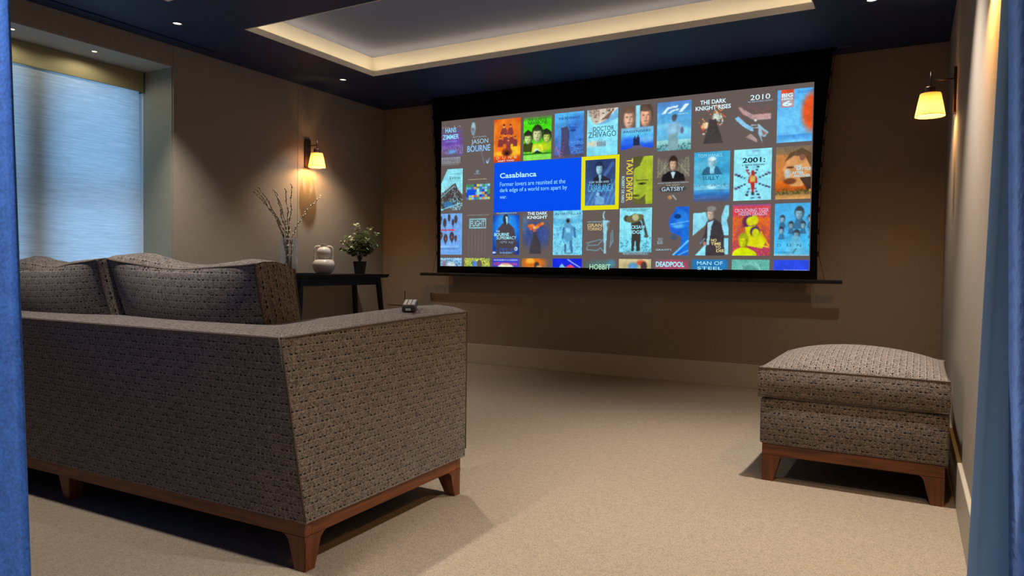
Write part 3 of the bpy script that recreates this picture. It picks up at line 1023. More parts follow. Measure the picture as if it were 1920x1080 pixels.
LEAF.put(LEAF.b.inputs['Base Color'], LEAF.mix(oi.outputs['Fac'], lin('55684a'), lin('dbe3b4')))
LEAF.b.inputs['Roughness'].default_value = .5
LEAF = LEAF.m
STEM = M('plant_stem', '3a3020', .7)
stems = bmesh.new(); tube(stems, [(0, 0, .09), (.006, .002, .13), (-.004, 0, .17), (.004, .003, .22)], [.008, .007, .006, .004], 7); lv = bmesh.new()
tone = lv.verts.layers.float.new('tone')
def leafq(c, d, n, s, tn):
    d = d.normalized(); sd = d.cross(n).normalized(); n2 = sd.cross(d)
    vs = []
    pr = [(0, 0), (.22, .34), (.58, .48), (.88, .32), (1, 0), (.88, -.32), (.58, -.48), (.22, -.34)]
    for a, b in pr:
        v = lv.verts.new(c + d * (a * s) + sd * (b * s) + n2 * (-.25 * s * a * a + .12 * s * abs(b)))
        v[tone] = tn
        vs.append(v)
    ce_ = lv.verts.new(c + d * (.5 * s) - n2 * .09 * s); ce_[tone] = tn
    for i in range(8): lv.faces.new((vs[i], vs[(i + 1) % 8], ce_))
# stem tips given across (h) and up (z); h runs along the picture's horizontal
ax_h = Vector((math.cos(math.radians(47)), math.sin(math.radians(47)), 0)); ax_d = Vector((-ax_h.y, ax_h.x, 0))
tips = [(-.150, .285, .02), (-.118, .330, .0), (-.155, .215, .0), (-.03, .440, .01), (.085, .405, .0), (.150, .365, .01), (.135, .300, -.02), (.03, .37, .04), (-.06, .30, .05),
        (.09, .27, .04), (-.09, .23, -.05), (.05, .31, -.05), (.0, .27, -.03), (.10, .21, .0), (-.04, .36, -.03), (.125, .25, -.05)]
for ti, (h, z, dd) in enumerate(tips):
    base = Vector((random.uniform(-.01, .01), random.uniform(-.01, .01), .09))
    tip = ax_h * h + ax_d * dd + Vector((0, 0, z))
    pts = []
    for i in range(9):
        f = i / 8
        p = base.lerp(tip, f); p -= ax_h * (h * .35 * math.sin(math.pi * f) * .6); p.z += .01 * math.sin(math.pi * f)
        pts.append(p)
    tube(stems, pts, [.0028 - .0018 * i / 8 for i in range(9)], 5)
    n_l = int(9 + 18 * (z - .15))
    for k in range(n_l):
        f = .47 + .53 * k / (n_l - 1)
        i = min(int(f * 8), 7)
        p = pts[i].lerp(pts[i + 1], f * 8 - i)
        d = (pts[i + 1] - pts[i]).normalized()
        for s in (1, -1):
            a = k * 1.57 + random.uniform(-.3, .3)
            sd = Vector((math.cos(a), math.sin(a), 0)) * s
            dirv = (sd + d * .5 + Vector((0, 0, random.uniform(-.1, .4)))).normalized()
            outer = max(0, min(1, (z - .2) * 2.2 + f * .3 - .25 + random.uniform(-.25, .25) + (.35 if h < -.1 and z > .25 else 0)))  # highlights painted in: leaves paler higher up and further out
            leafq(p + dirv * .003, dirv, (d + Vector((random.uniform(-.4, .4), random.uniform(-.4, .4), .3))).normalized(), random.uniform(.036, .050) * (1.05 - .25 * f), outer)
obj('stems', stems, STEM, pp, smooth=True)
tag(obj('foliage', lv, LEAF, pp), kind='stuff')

# low dark dish lying on the table's near end
dd = thing('dark_tray', 'flat dark tray lying on the console table beside the glass vase', 'tray', (-4.205, 4.12, TZ), math.radians(3))
bm = bmesh.new()
box(bm, -.06, -.13, 0, .06, .13, .006, .002, 1)
obj('base', bm, BLACKMET, dd)
bm = bmesh.new()
for q in ((-.064, -.134, .064, -.128), (-.064, .128, .064, .134), (-.064, -.128, -.058, .128), (.058, -.128, .064, .128)):
    box(bm, q[0], q[1], .001, q[2], q[3], .010)
obj('rim', bm, BLACKMET, dd)

# flush panel low on the back wall
wp = thing('wall_plate', 'beige flush access plate low on the back wall below the screen', 'wall plate', (-4.378, YB, .50))
obj('plate', box(bmesh.new(), -.105, -.006, 0, .105, -.001, .138, .001, 1), WALLB, wp)
obj('plate_gap', box(bmesh.new(), .1055, -.0025, -.002, .110, -.0005, .140), BLACKMET, wp)

# ------------------------------------------------------------------ velvet curtains across the end of the room
def curtain(name, label, pts, z0, z1, mat, lean, thick=.006, hem=None):
    t = thing(name, label, 'curtain', (pts[0][0], pts[0][1], 0), group='blue curtains')
    o0 = Vector((pts[0][0], pts[0][1], 0))
    def sheet(pl, nm, mt, lean=lean):
        bm = bmesh.new()
        nz = 16
        g = []
        for k in range(nz + 1):
            z = z0 + (z1 - z0) * k / nz
            sh = lean * (z - .87)
            g.append([bm.verts.new((x + sh - o0.x, y - o0.y, z)) for x, y in pl])
        for a, b in zip(g, g[1:]):
            for i in range(len(pl) - 1):
                bm.faces.new((a[i], a[i + 1], b[i + 1], b[i]))
        o = obj(nm, bm, mt, t, smooth=True)
        md = o.modifiers.new('s', 'SOLIDIFY'); md.thickness = thick
        return o
    sheet(pts, 'velvet_panel', mat)
    if hem:
        sheet(hem, 'lining_band', LINING, .023)
    return t
def wave(x0, y0, x1, amp, per, n, ph=0):
    out = []
    for i in range(n + 1):
        f = i / n
        x = x0 + (x1 - x0) * f
        e = min(1, f * 6)
        out.append((x, y0 + amp * e * math.sin(2 * math.pi * (x - x0) / per + ph)))
    return out
curtain('velvet_curtain', 'royal blue velvet curtain at the left edge of the picture', wave(-1.2605, .62, -2.6, .05, .26, 90), .01, ZC - .005, VELVET, -.056)
# right curtain: smooth lined leading edge turned towards the camera, velvet behind it
curtain('velvet_curtain', 'blue velvet curtain with smooth slate lining at the right edge of the picture',
        [(.0540, .548), (.064, .520), (.085, .505), (.105, .52), (.125, .545), (.140, .535), (.152, .50)], .01, ZC - .005, VELVET, -.028,
        hem=[(.0465, .622), (.0452, .600), (.0475, .575), (.0515, .562), (.060, .560), (.075, .566), (.095, .572)])
# ------------------------------------------------------------------ projection screen with its lit picture
SY = YB - .13
PX0, PX1, PZ0, PZ1 = -3.769, -.6228, .8832, 2.1988
scr = thing('projection_screen', 'wide black bordered projection screen showing rows of film posters', 'screen', ((PX0 + PX1) / 2, SY, PZ0))
sl = lambda x, y, z: (x - scr.location.x, y - SY, z - PZ0)
# black cloth with gently waisted side edges and cord tabs
nz = 24
zt, zb = 2.44, .822
def edge(z, side):
    f = (z - zb) / (ZC - zb)
    w = 1 - (2 * f - 1) ** 2
    if side < 0: return -3.805 - .075 * f + .02 * w * 1.0
    return -.572 + .067 * f - .03 * w
bm = bmesh.new()
fr_, bk_ = [], []
for i in range(nz + 1):
    z = zb + (zt - zb) * i / nz
    xs = [edge(z, -1)] + list(np.linspace(PX0, PX1, 14)) + [edge(z, 1)]
    fr_.append([bm.verts.new(sl(x, SY, z)) for x in xs]); bk_.append([bm.verts.new(sl(x, SY + .002, z)) for x in xs])
for g, fl in ((fr_, 0), (bk_, 1)):
    for a, b in zip(g, g[1:]):
        for k in range(len(a) - 1):
            q = (a[k], a[k + 1], b[k + 1], b[k])
            bm.faces.new(q if not fl else q[::-1])
for a, b in ((fr_, bk_),):
    for i in range(nz):
        for k in (0, -1):
            bm.faces.new((a[i][k], a[i + 1][k], b[i + 1][k], b[i][k]))
obj('black_cloth', bm, BLACKFAB, scr)
for s in (-1, 1):
    bm = bmesh.new()
    for k in range(9):
        z = 1.0 + k * .155
        x = edge(z, s)
        box(bm, *sl(min(x, x + s * .012), SY - .001, z - .018), *sl(max(x, x + s * .012), SY + .003, z + .018))
    obj('cord_tabs', bm, BLACKMET, scr)
    bm = bmesh.new()
    pts = [sl(edge(z, s) + s * (.010 + .004 * abs(math.sin((z - 1.0) / .155 * math.pi))), SY, z) for z in np.linspace(1.0, 2.39, 46)]
    pts = [sl(edge(.83, s) + s * .045, SY, .826)] + pts
    tube(bm, pts, .0016, 5)
    obj('tension_cord', bm, BLACKMET, scr)
bm = bmesh.new()
box(bm, *sl(-3.989, SY - .016, .7942), *sl(-.413, SY + .016, .822), .006, 2)
obj('weight_bar', bm, BLACKMET, scr)

BG = '665b57'
bgm = emis('screen_dim_grey', BG, 1.0)
pic = obj('lit_picture', B(*sl(PX0, SY - .0016, PZ0), *sl(PX1, SY - .0006, PZ1)), bgm, scr)
PRINT = NT('projected_poster')
ca = PRINT.n('ShaderNodeAttribute', _attribute_name='Col')
em = PRINT.n('ShaderNodeEmission', Color=ca.outputs['Color'], Strength=1.0)
PRINT.t.links.new(em.outputs[0], PRINT.t.nodes['Material Output'].inputs[0])
PRINT = PRINT.m
PW, PH = .265, .372

class Art:
    """small colour field painted by formula, display colours 0..1, v runs down"""
    def __init__(s, top=BG, bot=None, nx=60, ny=84, asp=None):
        s.nx, s.ny = nx, ny
        s.u, s.v = np.meshgrid((np.arange(nx) + .5) / nx, (np.arange(ny) + .5) / ny)
        s.asp = asp or (PH / PW)
        a, b = s.h(top), s.h(bot or top)
        s.c = a + (b - a) * s.v[..., None]
    @staticmethod
    def h(c): return np.array([int(c[i:i + 2], 16) / 255 for i in (0, 2, 4)])
    def put(s, m, col, al=1.0):
        m = np.clip(m, 0, 1)[..., None] * al
        s.c = s.c * (1 - m) + s.h(col) * m
        return s
    def g(s, y0, y1, a, b):                        # gradient band
        f = np.clip((s.v - y0) / (y1 - y0), 0, 1)[..., None]
        m = ((s.v >= y0) & (s.v <= y1))[..., None]
        s.c = np.where(m, s.h(a) * (1 - f) + s.h(b) * f, s.c); return s
    def r(s, x0, y0, x1, y1, col, al=1.0, soft=.008):
        m = np.minimum(np.minimum(s.u - x0, x1 - s.u), np.minimum(s.v - y0, y1 - s.v)) / soft + .5
        return s.put(m, col, al)
    def e(s, x, y, rx, ry, col, al=1.0, soft=.15, rot=0):
        du, dv = s.u - x, (s.v - y)
        c, n = math.cos(rot), math.sin(rot)
        a, b = du * c + dv * s.asp * n, -du * n + dv * s.asp * c
        d = np.sqrt((a / rx) ** 2 + (b / (ry * s.asp)) ** 2)
        return s.put((1 - d) / soft + .5, col, al)
    def p(s, pts, col, al=1.0):                    # filled polygon
        m = np.zeros_like(s.u, bool)
        for (x0, y0), (x1, y1) in zip(pts, pts[1:] + pts[:1]):
            if y0 == y1: continue
            k = (y0 <= s.v) != (y1 <= s.v)
            m ^= k & (s.u < (x1 - x0) * (s.v - y0) / (y1 - y0) + x0)
        return s.put(m.astype(float), col, al)
    def l(s, x0, y0, x1, y1, w, col, al=1.0):      # line
        dx, dy = x1 - x0, (y1 - y0) * s.asp
        t = np.clip(((s.u - x0) * dx + (s.v - y0) * s.asp * dy) / (dx * dx + dy * dy + 1e-9), 0, 1)
        d = np.hypot(s.u - x0 - t * dx, (s.v - y0) * s.asp - t * dy)
        return s.put((w - d) / .012 + .5, col, al)
    def n(s, x0, y0, x1, y1, col, dens, seed=1, al=1.0, size=1):
        R = np.random.RandomState(seed)
        a = R.rand(s.ny // size + 2, s.nx // size + 2)
        a = np.kron(a, np.ones((size, size)))[:s.ny, :s.nx]
        m = (a < dens) & (s.u > x0) & (s.u < x1) & (s.v > y0) & (s.v < y1)
        return s.put(m.astype(float), col, al)
    def d(s, x0, y, x1, col, rows=1, dy=.035, h=.012, seed=3, al=.9):   # unreadable small print
        R = np.random.RandomState(seed)
        for k in range(rows):
            x = x0 + R.rand() * .04
            while x < x1:
                w = .02 + R.rand() * .06
                s.r(x, y + k * dy, min(x1, x + w), y + k * dy + h, col, al)
                x += w + .018
        return s
    def man(s, x, top, h, w, coat, skin='d8c0a8', hair='2c2624', al=1.0):   # plain standing or bust figure
        hs = w * .30
        s.p([(x - hs * .45, top + hs * 1.0), (x + hs * .45, top + hs * 1.0), (x + w * .5, top + hs * 2.1), (x + w * .62, top + h), (x - w * .62, top + h), (x - w * .5, top + hs * 2.1)], coat, al)
        s.e(x, top + hs * .8, hs * .62, hs * .62, skin, al)
        s.e(x, top + hs * .35, hs * .62, hs * .34, hair, al)
        return s
    def face(s, x, y, w, h, skin, hair, shade='000000', al=1.0):            # plain large face, lit from one side
        dk = ''.join('%02x' % int(int(skin[i:i + 2], 16) * .55 + int(hair[i:i + 2], 16) * .15) for i in (0, 2, 4))
        s.e(x, y - h * .16, w * 1.05, h * 1.0, hair, al)
        s.e(x, y + h * .08, w * .82, h * .84, dk, al, .12)
        s.e(x - w * .16, y + h * .05, w * .62, h * .76, skin, al, .45)
        s.e(x, y - h * .62, w * .9, h * .26, hair, al * .9, .3)
        for k in (-1, 1):
            s.e(x + k * w * .34, y - h * .08, w * .17, h * .07, dk, al, .8)
            s.e(x + k * w * .34, y - h * .07, w * .07, h * .03, hair, al * .9, .6)
        s.e(x + w * .10, y + h * .12, w * .12, h * .20, dk, al * .7, .9)
        s.e(x - w * .06, y + h * .12, w * .06, h * .16, skin, al * .8, .9)
        s.e(x, y + h * .42, w * .30, h * .06, dk, al * .9, .8)
        s.e(x, y + h * .66, w * .26, h * .07, dk, al * .5, .9)
        return s
    def finish(s, seed):                           # photographic mottling, plain background left alone
        R = np.random.RandomState(seed)
        t = np.zeros_like(s.u)
        for sz, am in ((12, .5), (5, .7), (2, .55)):
            g = R.rand(s.ny // sz + 3, s.nx // sz + 3)
            y, x = np.meshgrid(np.arange(s.ny) / sz, np.arange(s.nx) / sz, indexing='ij')
            i, j = y.astype(int), x.astype(int); fy, fx = y - i, x - j
            t += am * ((g[i, j] * (1 - fx) + g[i, j + 1] * fx) * (1 - fy) + (g[i + 1, j] * (1 - fx) + g[i + 1, j + 1] * fx) * fy - .5)
        far = np.clip(np.abs(s.c - s.h(BG)).sum(-1) * 3, 0, 1)
        s.c = np.clip(s.c * (1 + .2 * (t * far)[..., None]), 0, 1)
        return s

def poster(col, row, art, label=None, rect=None, depth=.0):
    """art laid on the picture plane; col,row from 0; rect overrides (x0,z_top_offset,x1,z_bottom_offset) in metres from the picture's top left"""
    if rect is None:
        x0 = -.030 + col * .2935; y0 = .036 + row * .4015
        rect = (x0, y0, x0 + PW, y0 + PH)
    if art.nx > 30: art.finish(col * 7 + row)
    x0, y0, x1, y1 = rect
    cx0, cx1, cy1 = max(x0, 0.003), min(x1, PX1 - PX0 - .006), min(y1, PZ1 - PZ0 - .001)
    k0, k1 = int(round((cx0 - x0) / (x1 - x0) * art.nx)), int(round((cx1 - x0) / (x1 - x0) * art.nx))
    r1 = int(round((cy1 - y0) / (y1 - y0) * art.ny))
    c = art.c[:r1, k0:k1]
    c = np.where(c <= .04045, c / 12.92, ((c + .055) / 1.055) ** 2.4)
    ny, nx = c.shape[:2]
    xs = np.linspace(cx0, cx1, nx + 1) + PX0 - scr.location.x
    zs = PZ1 - np.linspace(y0, cy1, ny + 1) - PZ0
    X, Z = np.meshgrid(xs, zs)
    Yv = -.0022 - depth
    co = np.stack([X, np.full_like(X, Yv), Z], -1).reshape(-1, 3)
    i, j = np.meshgrid(np.arange(nx), np.arange(ny))
    a = (j * (nx + 1) + i).ravel()
    F = np.stack([a, a + nx + 1, a + nx + 2, a + 1], -1)
    me = bpy.data.meshes.new('poster')
    me.vertices.add(len(co)); me.vertices.foreach_set('co', co.ravel())
    me.loops.add(F.size); me.loops.foreach_set('vertex_index', F.ravel().astype(np.int32))
    me.polygons.add(len(F)); me.polygons.foreach_set('loop_start', np.arange(0, F.size, 4, dtype=np.int32))
    me.update(calc_edges=True)
    # vertex colour = mean of the cells around it
    pad = np.pad(c, ((1, 1), (1, 1), (0, 0)), 'edge')
    vc = (pad[:-1, :-1] + pad[1:, :-1] + pad[:-1, 1:] + pad[1:, 1:]) / 4
    at = me.color_attributes.new('Col', 'FLOAT_COLOR', 'POINT')
    at.data.foreach_set('color', np.concatenate([vc, np.ones((*vc.shape[:2], 1))], -1).ravel())
    me.materials.append(PRINT)
    o = bpy.data.objects.new('poster', me)
    COL.objects.link(o); o.parent = scr
    if label: o['label'] = label
    o['_r'] = rect
    o['_d'] = depth
    return o

def text(po, s, cx, cy, w, h, col, rot=0, bold=.0, align='C', strength=1.0, nm='title'):
    """lettering as its own flat mesh; cx, cy centre in the poster's 0..1, w/h in the poster's fractions"""
    x0, y0, x1, y1 = po['_r']
    cu = bpy.data.curves.new('t', 'FONT')
    cu.body = s; cu.size = 1; cu.offset = bold * .6; cu.resolution_u = 3
    cu.align_x = 'CENTER' if align == 'C' else 'LEFT'
    cu.space_line = .9
    to = bpy.data.objects.new('t', cu)
    COL.objects.link(to)
    dg = bpy.context.evaluated_depsgraph_get()
    me = bpy.data.meshes.new_from_object(to.evaluated_get(dg))
    bpy.data.objects.remove(to)
    n = len(me.vertices)
    if not n: return
    co = np.empty(n * 3); me.vertices.foreach_get('co', co); co = co.reshape(-1, 3)
    mn, mx = co.min(0), co.max(0)
    W_, H_ = w * (x1 - x0), h * (y1 - y0)
    if rot: W_, H_ = H_, W_
    co[:, 0] = (co[:, 0] - (mn[0] + mx[0]) / 2) * W_ / (mx[0] - mn[0])
    co[:, 1] = (co[:, 1] - (mn[1] + mx[1]) / 2) * H_ / (mx[1] - mn[1])
    if rot:
        co = co[:, [1, 0, 2]]; co[:, 1] *= -1
    out = np.stack([co[:, 0] + PX0 + x0 + cx * (x1 - x0) - scr.location.x, np.full(n, -.0032 - po['_d']), co[:, 1] + PZ1 - PZ0 - (y0 + cy * (y1 - y0))], -1)
    me.vertices.foreach_set('co', out.ravel())
    me.name = nm
    me.materials.clear(); me.materials.append(emis('screen_' + col, col, strength))
    o = bpy.data.objects.new(nm, me)
    COL.objects.link(o); o.parent = po
    me.update()
    return o

CY = '8fe6ff'; WH = 'd8f6ff'; OL = 'b9d12a'; SK = '9fe0f0'
A = Art
# ---- first row
p_ = poster(0, 0, A().n(0, .08, 1, .78, '6f4fd0', .22, 5, .8).e(.5, .42, .55, .18, '7a45d8', .55, .9).n(0, .5, 1, .72, 'a98be8', .25, 7, .9).e(.55, .66, .14, .05, '5aa8e8', .8, .6).n(.1, .03, .9, .1, 'c9d8e8', .08, 2)
            .d(.08, .80, .9, 'b9c6dc', 4, .040, .018).r(.08, .97, .86, .976, 'b9c6dc'), 'purple poster')
text(p_, 'HANS', .50, .14, .44, .115, CY, bold=.02); text(p_, 'ZIMMER', .50, .30, .66, .115, CY, bold=.02); text(p_, 'LIVE IN PRAGUE', .52, .41, .44, .045, '7ba6e8')
p_ = poster(1, 0, A().e(.30, .15, .085, .15, '9fc4d6', 1, .5).e(.27, .17, .04, .05, BG, .8, .5).e(.34, .20, .03, .10, BG, .5, .5).e(.30, .24, .07, .03, '6d8794', .8, .5)
            .l(.62, .70, .74, 1, .02, '7d7aa0', .6).p([(.80, .90), (.86, .97), (.93, .88), (.90, 1.0), (.84, 1.0)], '7cc7ee').l(.95, .88, .9, .95, .03, '8b86a8', .6), 'dark poster with blue lettering')
text(p_, 'MATT DAMON', .55, .36, .52, .035, 'a8b4c8'); text(p_, 'JASON', .56, .48, .66, .14, 'a6d6f2'); text(p_, 'BOURNE', .52, .63, .90, .15, '8fc4f4', bold=.03)
a = A('e0561c', 'f07a14').e(.5, .48, .62, .50, 'f59a28', .8, .25).e(.5, .46, .50, .42, 'e06420', .7, .3).g(.86, 1, 'e86018', 'c23c14').e(.72, .72, .22, .16, 'ffd42a', .9, .8).e(.5, .80, .6, .05, 'ffc030', .8, .7)
a.e(.5, .77, .20, .10, '8a3a24', .9, .3).e(.5, .79, .12, .06, '5a2a20', 1, .4).e(.5, .80, .05, .03, '2a1814', 1, .4)
for x, y, q in ((.38, .12, .15), (.62, .13, .13), (.25, .40, .11), (.44, .34, .12), (.66, .36, .11), (.80, .42, .10), (.55, .46, .1)):
    a.man(x, y, .24, q * 1.5, '8a3c3a', 'e89a60', '33201c')
p_ = poster(2, 0, a, 'orange desert poster')
for k, ch in enumerate('DUNE'): text(p_, ch, .16 + .225 * k, .90, .10, .06, 'f6d0a8', bold=.0)
text(p_, 'PART TWO', .47, .972, .60, .035, WH, bold=.02)
a = A('4ff01a', '46b81c').g(0, .12, BG, '4ee81c').e(.5, .95, .7, .12, '9df06a', .8, .7).g(.84, .88, '1d3f14', '3cb02a').e(.5, .73, .42, .10, 'e8e23a', .9, .7)
a.p([(0, .62), (.2, .55), (.35, .62), (.3, .82), (0, .8)], '333a1c', .9).p([(1, .60), (.8, .52), (.66, .62), (.72, .8), (1, .8)], 'a8c41c', .8)
a.face(.50, .42, .19, .19, 'd8e0a0', '2a3420').face(.17, .50, .16, .14, 'c8e88a', '2c3a1c').face(.84, .50, .15, .14, 'c4dc70', '26301a').p([(0, .38), (.16, .30), (.34, .38), (.3, .42), (.02, .43)], '2a2f22').p([(.68, .33), (.85, .30), (1, .40), (1, .43), (.7, .38)], '2a2f22').e(.48, .80, .09, .05, 'b8e8f0', 1, .5).p([(.3, .86), (.5, .78), (.72, .86)], '20381c')
p_ = poster(3, 0, a, 'green poster'); text(p_, 'THE GUNS OF', .50, .085, .66, .05, '2c5a2c', bold=.02); text(p_, 'NAVARONE', .50, .155, .68, .085, '2c5a2c', bold=.03)
a = A('55b8f4', '3f66c0').e(.78, .50, .40, .42, '3f7ed8', .9, .5).p([(.22, .33), (.44, .30), (.52, .42), (.50, .72), (.60, 1), (.2, 1), (.24, .6)], '4a4668', .95).e(.64, .40, .10, .03, '27459a', .9, .5).e(.66, .345, .14, .02, '2c4fa8', .8, .5).e(.9, .62, .10, .02, '2a4aa0', .9, .5).e(.86, .74, .16, .02, '2a4290', .9, .5)
a.g(.93, 1, '55506a', '5c5560').n(0, .65, .35, 1, '8a5a80', .22, 4, .9).n(.55, .75, 1, 1, '4a4a78', .35, 5, .9).n(.3, .25, .8, .33, '2f58a8', .3, 8, .7).n(.55, .6, 1, .95, '9ec4f0', .05, 9, .8).l(.06, .72, .2, .98, .01, 'b07aa0').l(.02, .78, .3, .9, .008, 'b07aa0')
p_ = poster(4, 0, a, 'deep blue poster'); text(p_, 'THE REVENANT', .50, .125, .74, .055, '1d4a92', bold=.03)
a = A('8fe4fb', '86e2f8').p([(.35, 0), (1, -.05), (.95, .05), (.62, .30), (.42, .33), (.36, .2)], 'e8cdb8', .9).p([(.02, 0), (.4, 0), (.42, .26), (.30, .34), (.16, .26), (.08, .12)], 'c8a890', .8).n(.05, 0, .42, .14, '7a5238', .4, 4, .9).n(.62, -.1, .86, .07, '4a3226', .7, 5, .9).p([(.3, .34), (.62, .24), (.98, .02), (1, .22), (.62, .32)], '70b4e0', .9).p([(.44, .24), (.70, .10), (.9, .0), (.7, .22)], '6a4836', .8).e(.26, .17, .05, .014, '3a2a24').e(.30, .26, .05, .012, '8a4a44').e(.52, .10, .05, .012, '3a2a24')
a.e(.22, .74, .22, .06, 'f0dcb8', .8, .8).e(.48, .75, .2, .07, 'a8c8d8', .6, .8)
for x in (.34, .40, .46, .52, .58): a.r(x, .70 + .01 * math.sin(x * 40), x + .035, .80, '4a5f74', .75, .02)
p_ = poster(5, 0, a, 'pale cyan poster'); text(p_, 'DOCTOR', .54, .425, .68, .10, '23424e'); text(p_, 'ZHIVAGO', .50, .545, .90, .12, '23424e')
a = A(BG).face(.25, .25, .21, .25, 'e6b89c', '6e5548').face(.76, .24, .21, .25, 'eab292', '5a463c').r(.45, 0, .58, .52, '8edcf6', 1, .03)
a.g(.46, .60, '7fb6da', '5fc4f0').g(.60, .92, '5cc2f0', '1440e6').e(.25, .74, .2, .08, '2a62ee', .7, .8).e(.8, .72, .2, .07, '9ce4fc', .5, .8).p([(0, .96), (.3, .88), (.5, .86), (.85, .90), (1, .90), (1, 1), (0, 1)], BG).p([(.34, .92), (.45, .74), (.52, .74), (.68, .90)], '6a5f78')
a.man(.43, .64, .20, .09, '26304e', '3a3440', '20202c').man(.53, .62, .22, .10, '26304e', '3a3440', '20202c')
p_ = poster(6, 0, a, 'poster with two faces'); text(p_, 'PASSENGERS', .5, .545, .84, .050, '23507e', bold=.02)
a = A('4f9fe0', '6fc8e8').g(.0, .22, '5586c8', '4f9ad8').g(.78, 1, 'a8e8e8', '66a8b0').e(.2, .5, .3, .06, '8fdcf4', .5, .9).e(.75, .62, .3, .08, '9ae8f4', .5, .9).n(.0, .86, 1, 1, '3e6a78', .35, 6, .8, 2)
a.p([(.33, .44), (.62, .42), (.78, .56), (.72, .68), (.60, .66), (.64, .98), (.32, 1), (.34, .68), (.28, .62)], '86b6d4').p([(.34, .68), (.62, .64), (.64, .98), (.32, 1)], '7ea6ae').e(.50, .34, .075, .07, '5a5c6a', 1, .3).e(.52, .30, .07, .04, '48505e', 1, .3).e(.74, .6, .05, .07, '5d6a84', .9, .3).r(.42, .50, .56, .64, '9fd0ea', .5, .04)
a.p([(.12, .24), (.30, .11), (.62, .085), (.58, .125), (.34, .145), (.22, .24)], WH).p([(.30, .24), (.42, .175), (.66, .15), (.62, .185), (.46, .20), (.38, .24)], WH).p([(.62, .23), (.80, .075), (.94, .065), (.74, .22)], WH)
p_ = poster(7, 0, a, 'blue racing poster'); text(p_, 'THE MOVIE', .76, .265, .30, .022, WH)
a = A(BG)
R_ = np.random.RandomState(3)
for k in range(60):
    x, y = R_.normal(.66, .10), R_.normal(.36, .10); a.e(x, y, .018, .012, ['ff7a3c', 'ffd08a', 'd8f0e8', 'c84020'][k % 4], .95, .5)
for k in range(50):
    x, y = R_.normal(.28, .08), R_.normal(.56, .08); a.e(x, y, .018, .012, ['ff6a30', 'ffc880', 'd8f4ec', 'a83018'][k % 4], .95, .5)
a.e(.60, .40, .10, .07, 'd6f6e8', .8, .7).e(.30, .55, .09, .06, 'ffe8b0', .8, .7).p([(.40, .42), (.46, .44), (.54, .44), (.60, .42), (.62, .52), (.80, .92), (.24, .92), (.36, .58)], '463f3f')
p_ = poster(8, 0, a, 'poster with burning sparks'); text(p_, 'THE DARK', .5, .085, .72, .085, WH, bold=.04); text(p_, 'KNIGHT RISES', .5, .20, .98, .085, WH, bold=.04)
a = A(BG).p([(.08, .12 + .13), (.14, .25), (.48, .42), (.95, .42), (.95, .52), (.5, .52), (.2, .38)], 'c9a7a8', .9).n(.1, .24, .95, .5, 'c05a50', .12, 3, .7).p([(.0, .46), (.10, .43), (.34, .60), (.48, .66), (.50, .74), (.42, .72), (.28, .66), (.06, .52)], '8ccaf0').e(.55, .53, .028, .02, WH, 1, .3)
for k in range(6): a.e(.46 + .035 * k, .62, .010, .009, WH, 1, .3).e(.48 + .03 * k, .67, .010, .008, WH, 1, .3)
a.p([(.62, .60), (.90, .78), (.80, .86), (.70, .84), (.76, 1), (.64, .80)], '9ac8e0', .9).p([(.70, .70), (.86, .80), (.76, .84)], 'a06a5c', .9).p([(.30, .84), (.44, .78), (.60, .90), (.60, .96), (.4, .88)], 'b89a94', .8)
p_ = poster(9, 0, a, 'dark poster with reaching hands'); text(p_, '2010', .66, .085, .52, .10, WH, bold=.01); text(p_, 'THE YEAR WE MAKE CONTACT', .66, .165, .66, .030, 'a8c8e8')
a = A('4aaef8', '5cb8f8').e(.42, .55, .5, .5, '7cd0fb', .6, .9).g(.86, .95, '4a9be4', '58b0f0').r(.08, .0, .42, .045, 'd84a2c').r(.08, .045, .42, .33, 'd8583a').r(.095, .07, .405, .32, '8fd8f4', .55).e(.88, .45, .26, .36, 'f0541c', .95, .5).d(.5, .045, 1, '2c5aa8', 2, .03, .012)
p_ = poster(10, 0, a, 'sky blue poster with red title block'); text(p_, 'BIG', .25, .105, .28, .075, WH, bold=.05); text(p_, 'HERO', .25, .175, .28, .040, WH, bold=.05); text(p_, '6', .25, .262, .24, .105, WH, bold=.07)
# ---- second row
a = A(BG).p([(.38, 0), (1, 0), (1, .62), (.62, .36), (.1, .60), (0, .6), (0, .5)], '8fe4f4').p([(0, .72), (.70, .34), (1, .74), (.8, .86), (.2, 1), (0, 1)], '4a4442').p([(.0, .86), (.22, 1), (0, 1)], '7fe0f0').n(.1, .42, .95, .95, '8fa8b0', .16, 4, .9, 2).e(.42, .86, .2, .08, '3a86c8', .8, .5).n(.6, .72, 1, 1, '8cdcf0', .3, 6, .9, 2).l(.0, .74, .68, .40, .01, '8cdcf0').l(.05, 1, .9, .84, .014, '8cdcf0')
a.d(.5, .12, .95, '4a6c74', 1)
p_ = poster(0, 1, a, 'cyan and black striped poster'); text(p_, 'Extras', .70, .215, .44, .075, '24484e'); text(p_, 'The complete first series', .71, .29, .46, .022, '24484e')
a = A(BG).e(.48, .10, .05, .035, '7fb8d8', .9, .4).e(.48, .10, .025, .018, BG, 1, .4)
R_ = np.random.RandomState(12)
cc = ['3a7ad0', '58c0e0', 'd8d84a', '2a4a9a', 'e0a050', '8ae0e8', '48a060', 'c0506a', '2040d0', '9ad0f0']
for i in range(9):
    for j in range(6):
        a.r(.04 + i * .105, .40 + j * .062, .04 + i * .105 + .095, .40 + j * .062 + .055, cc[R_.randint(10)])
a.r(.06, .52, .42, .66, '1450e0').r(.46, .50, .56, .66, '9ce8e0')
p_ = poster(1, 1, a, 'mosaic poster'); text(p_, 'SCREENING', .48, .155, .26, .016, '9ac4dc'); text(p_, 'The kaleidoscope Cover Gallery', .48, .285, .74, .030, 'e8e0a0')
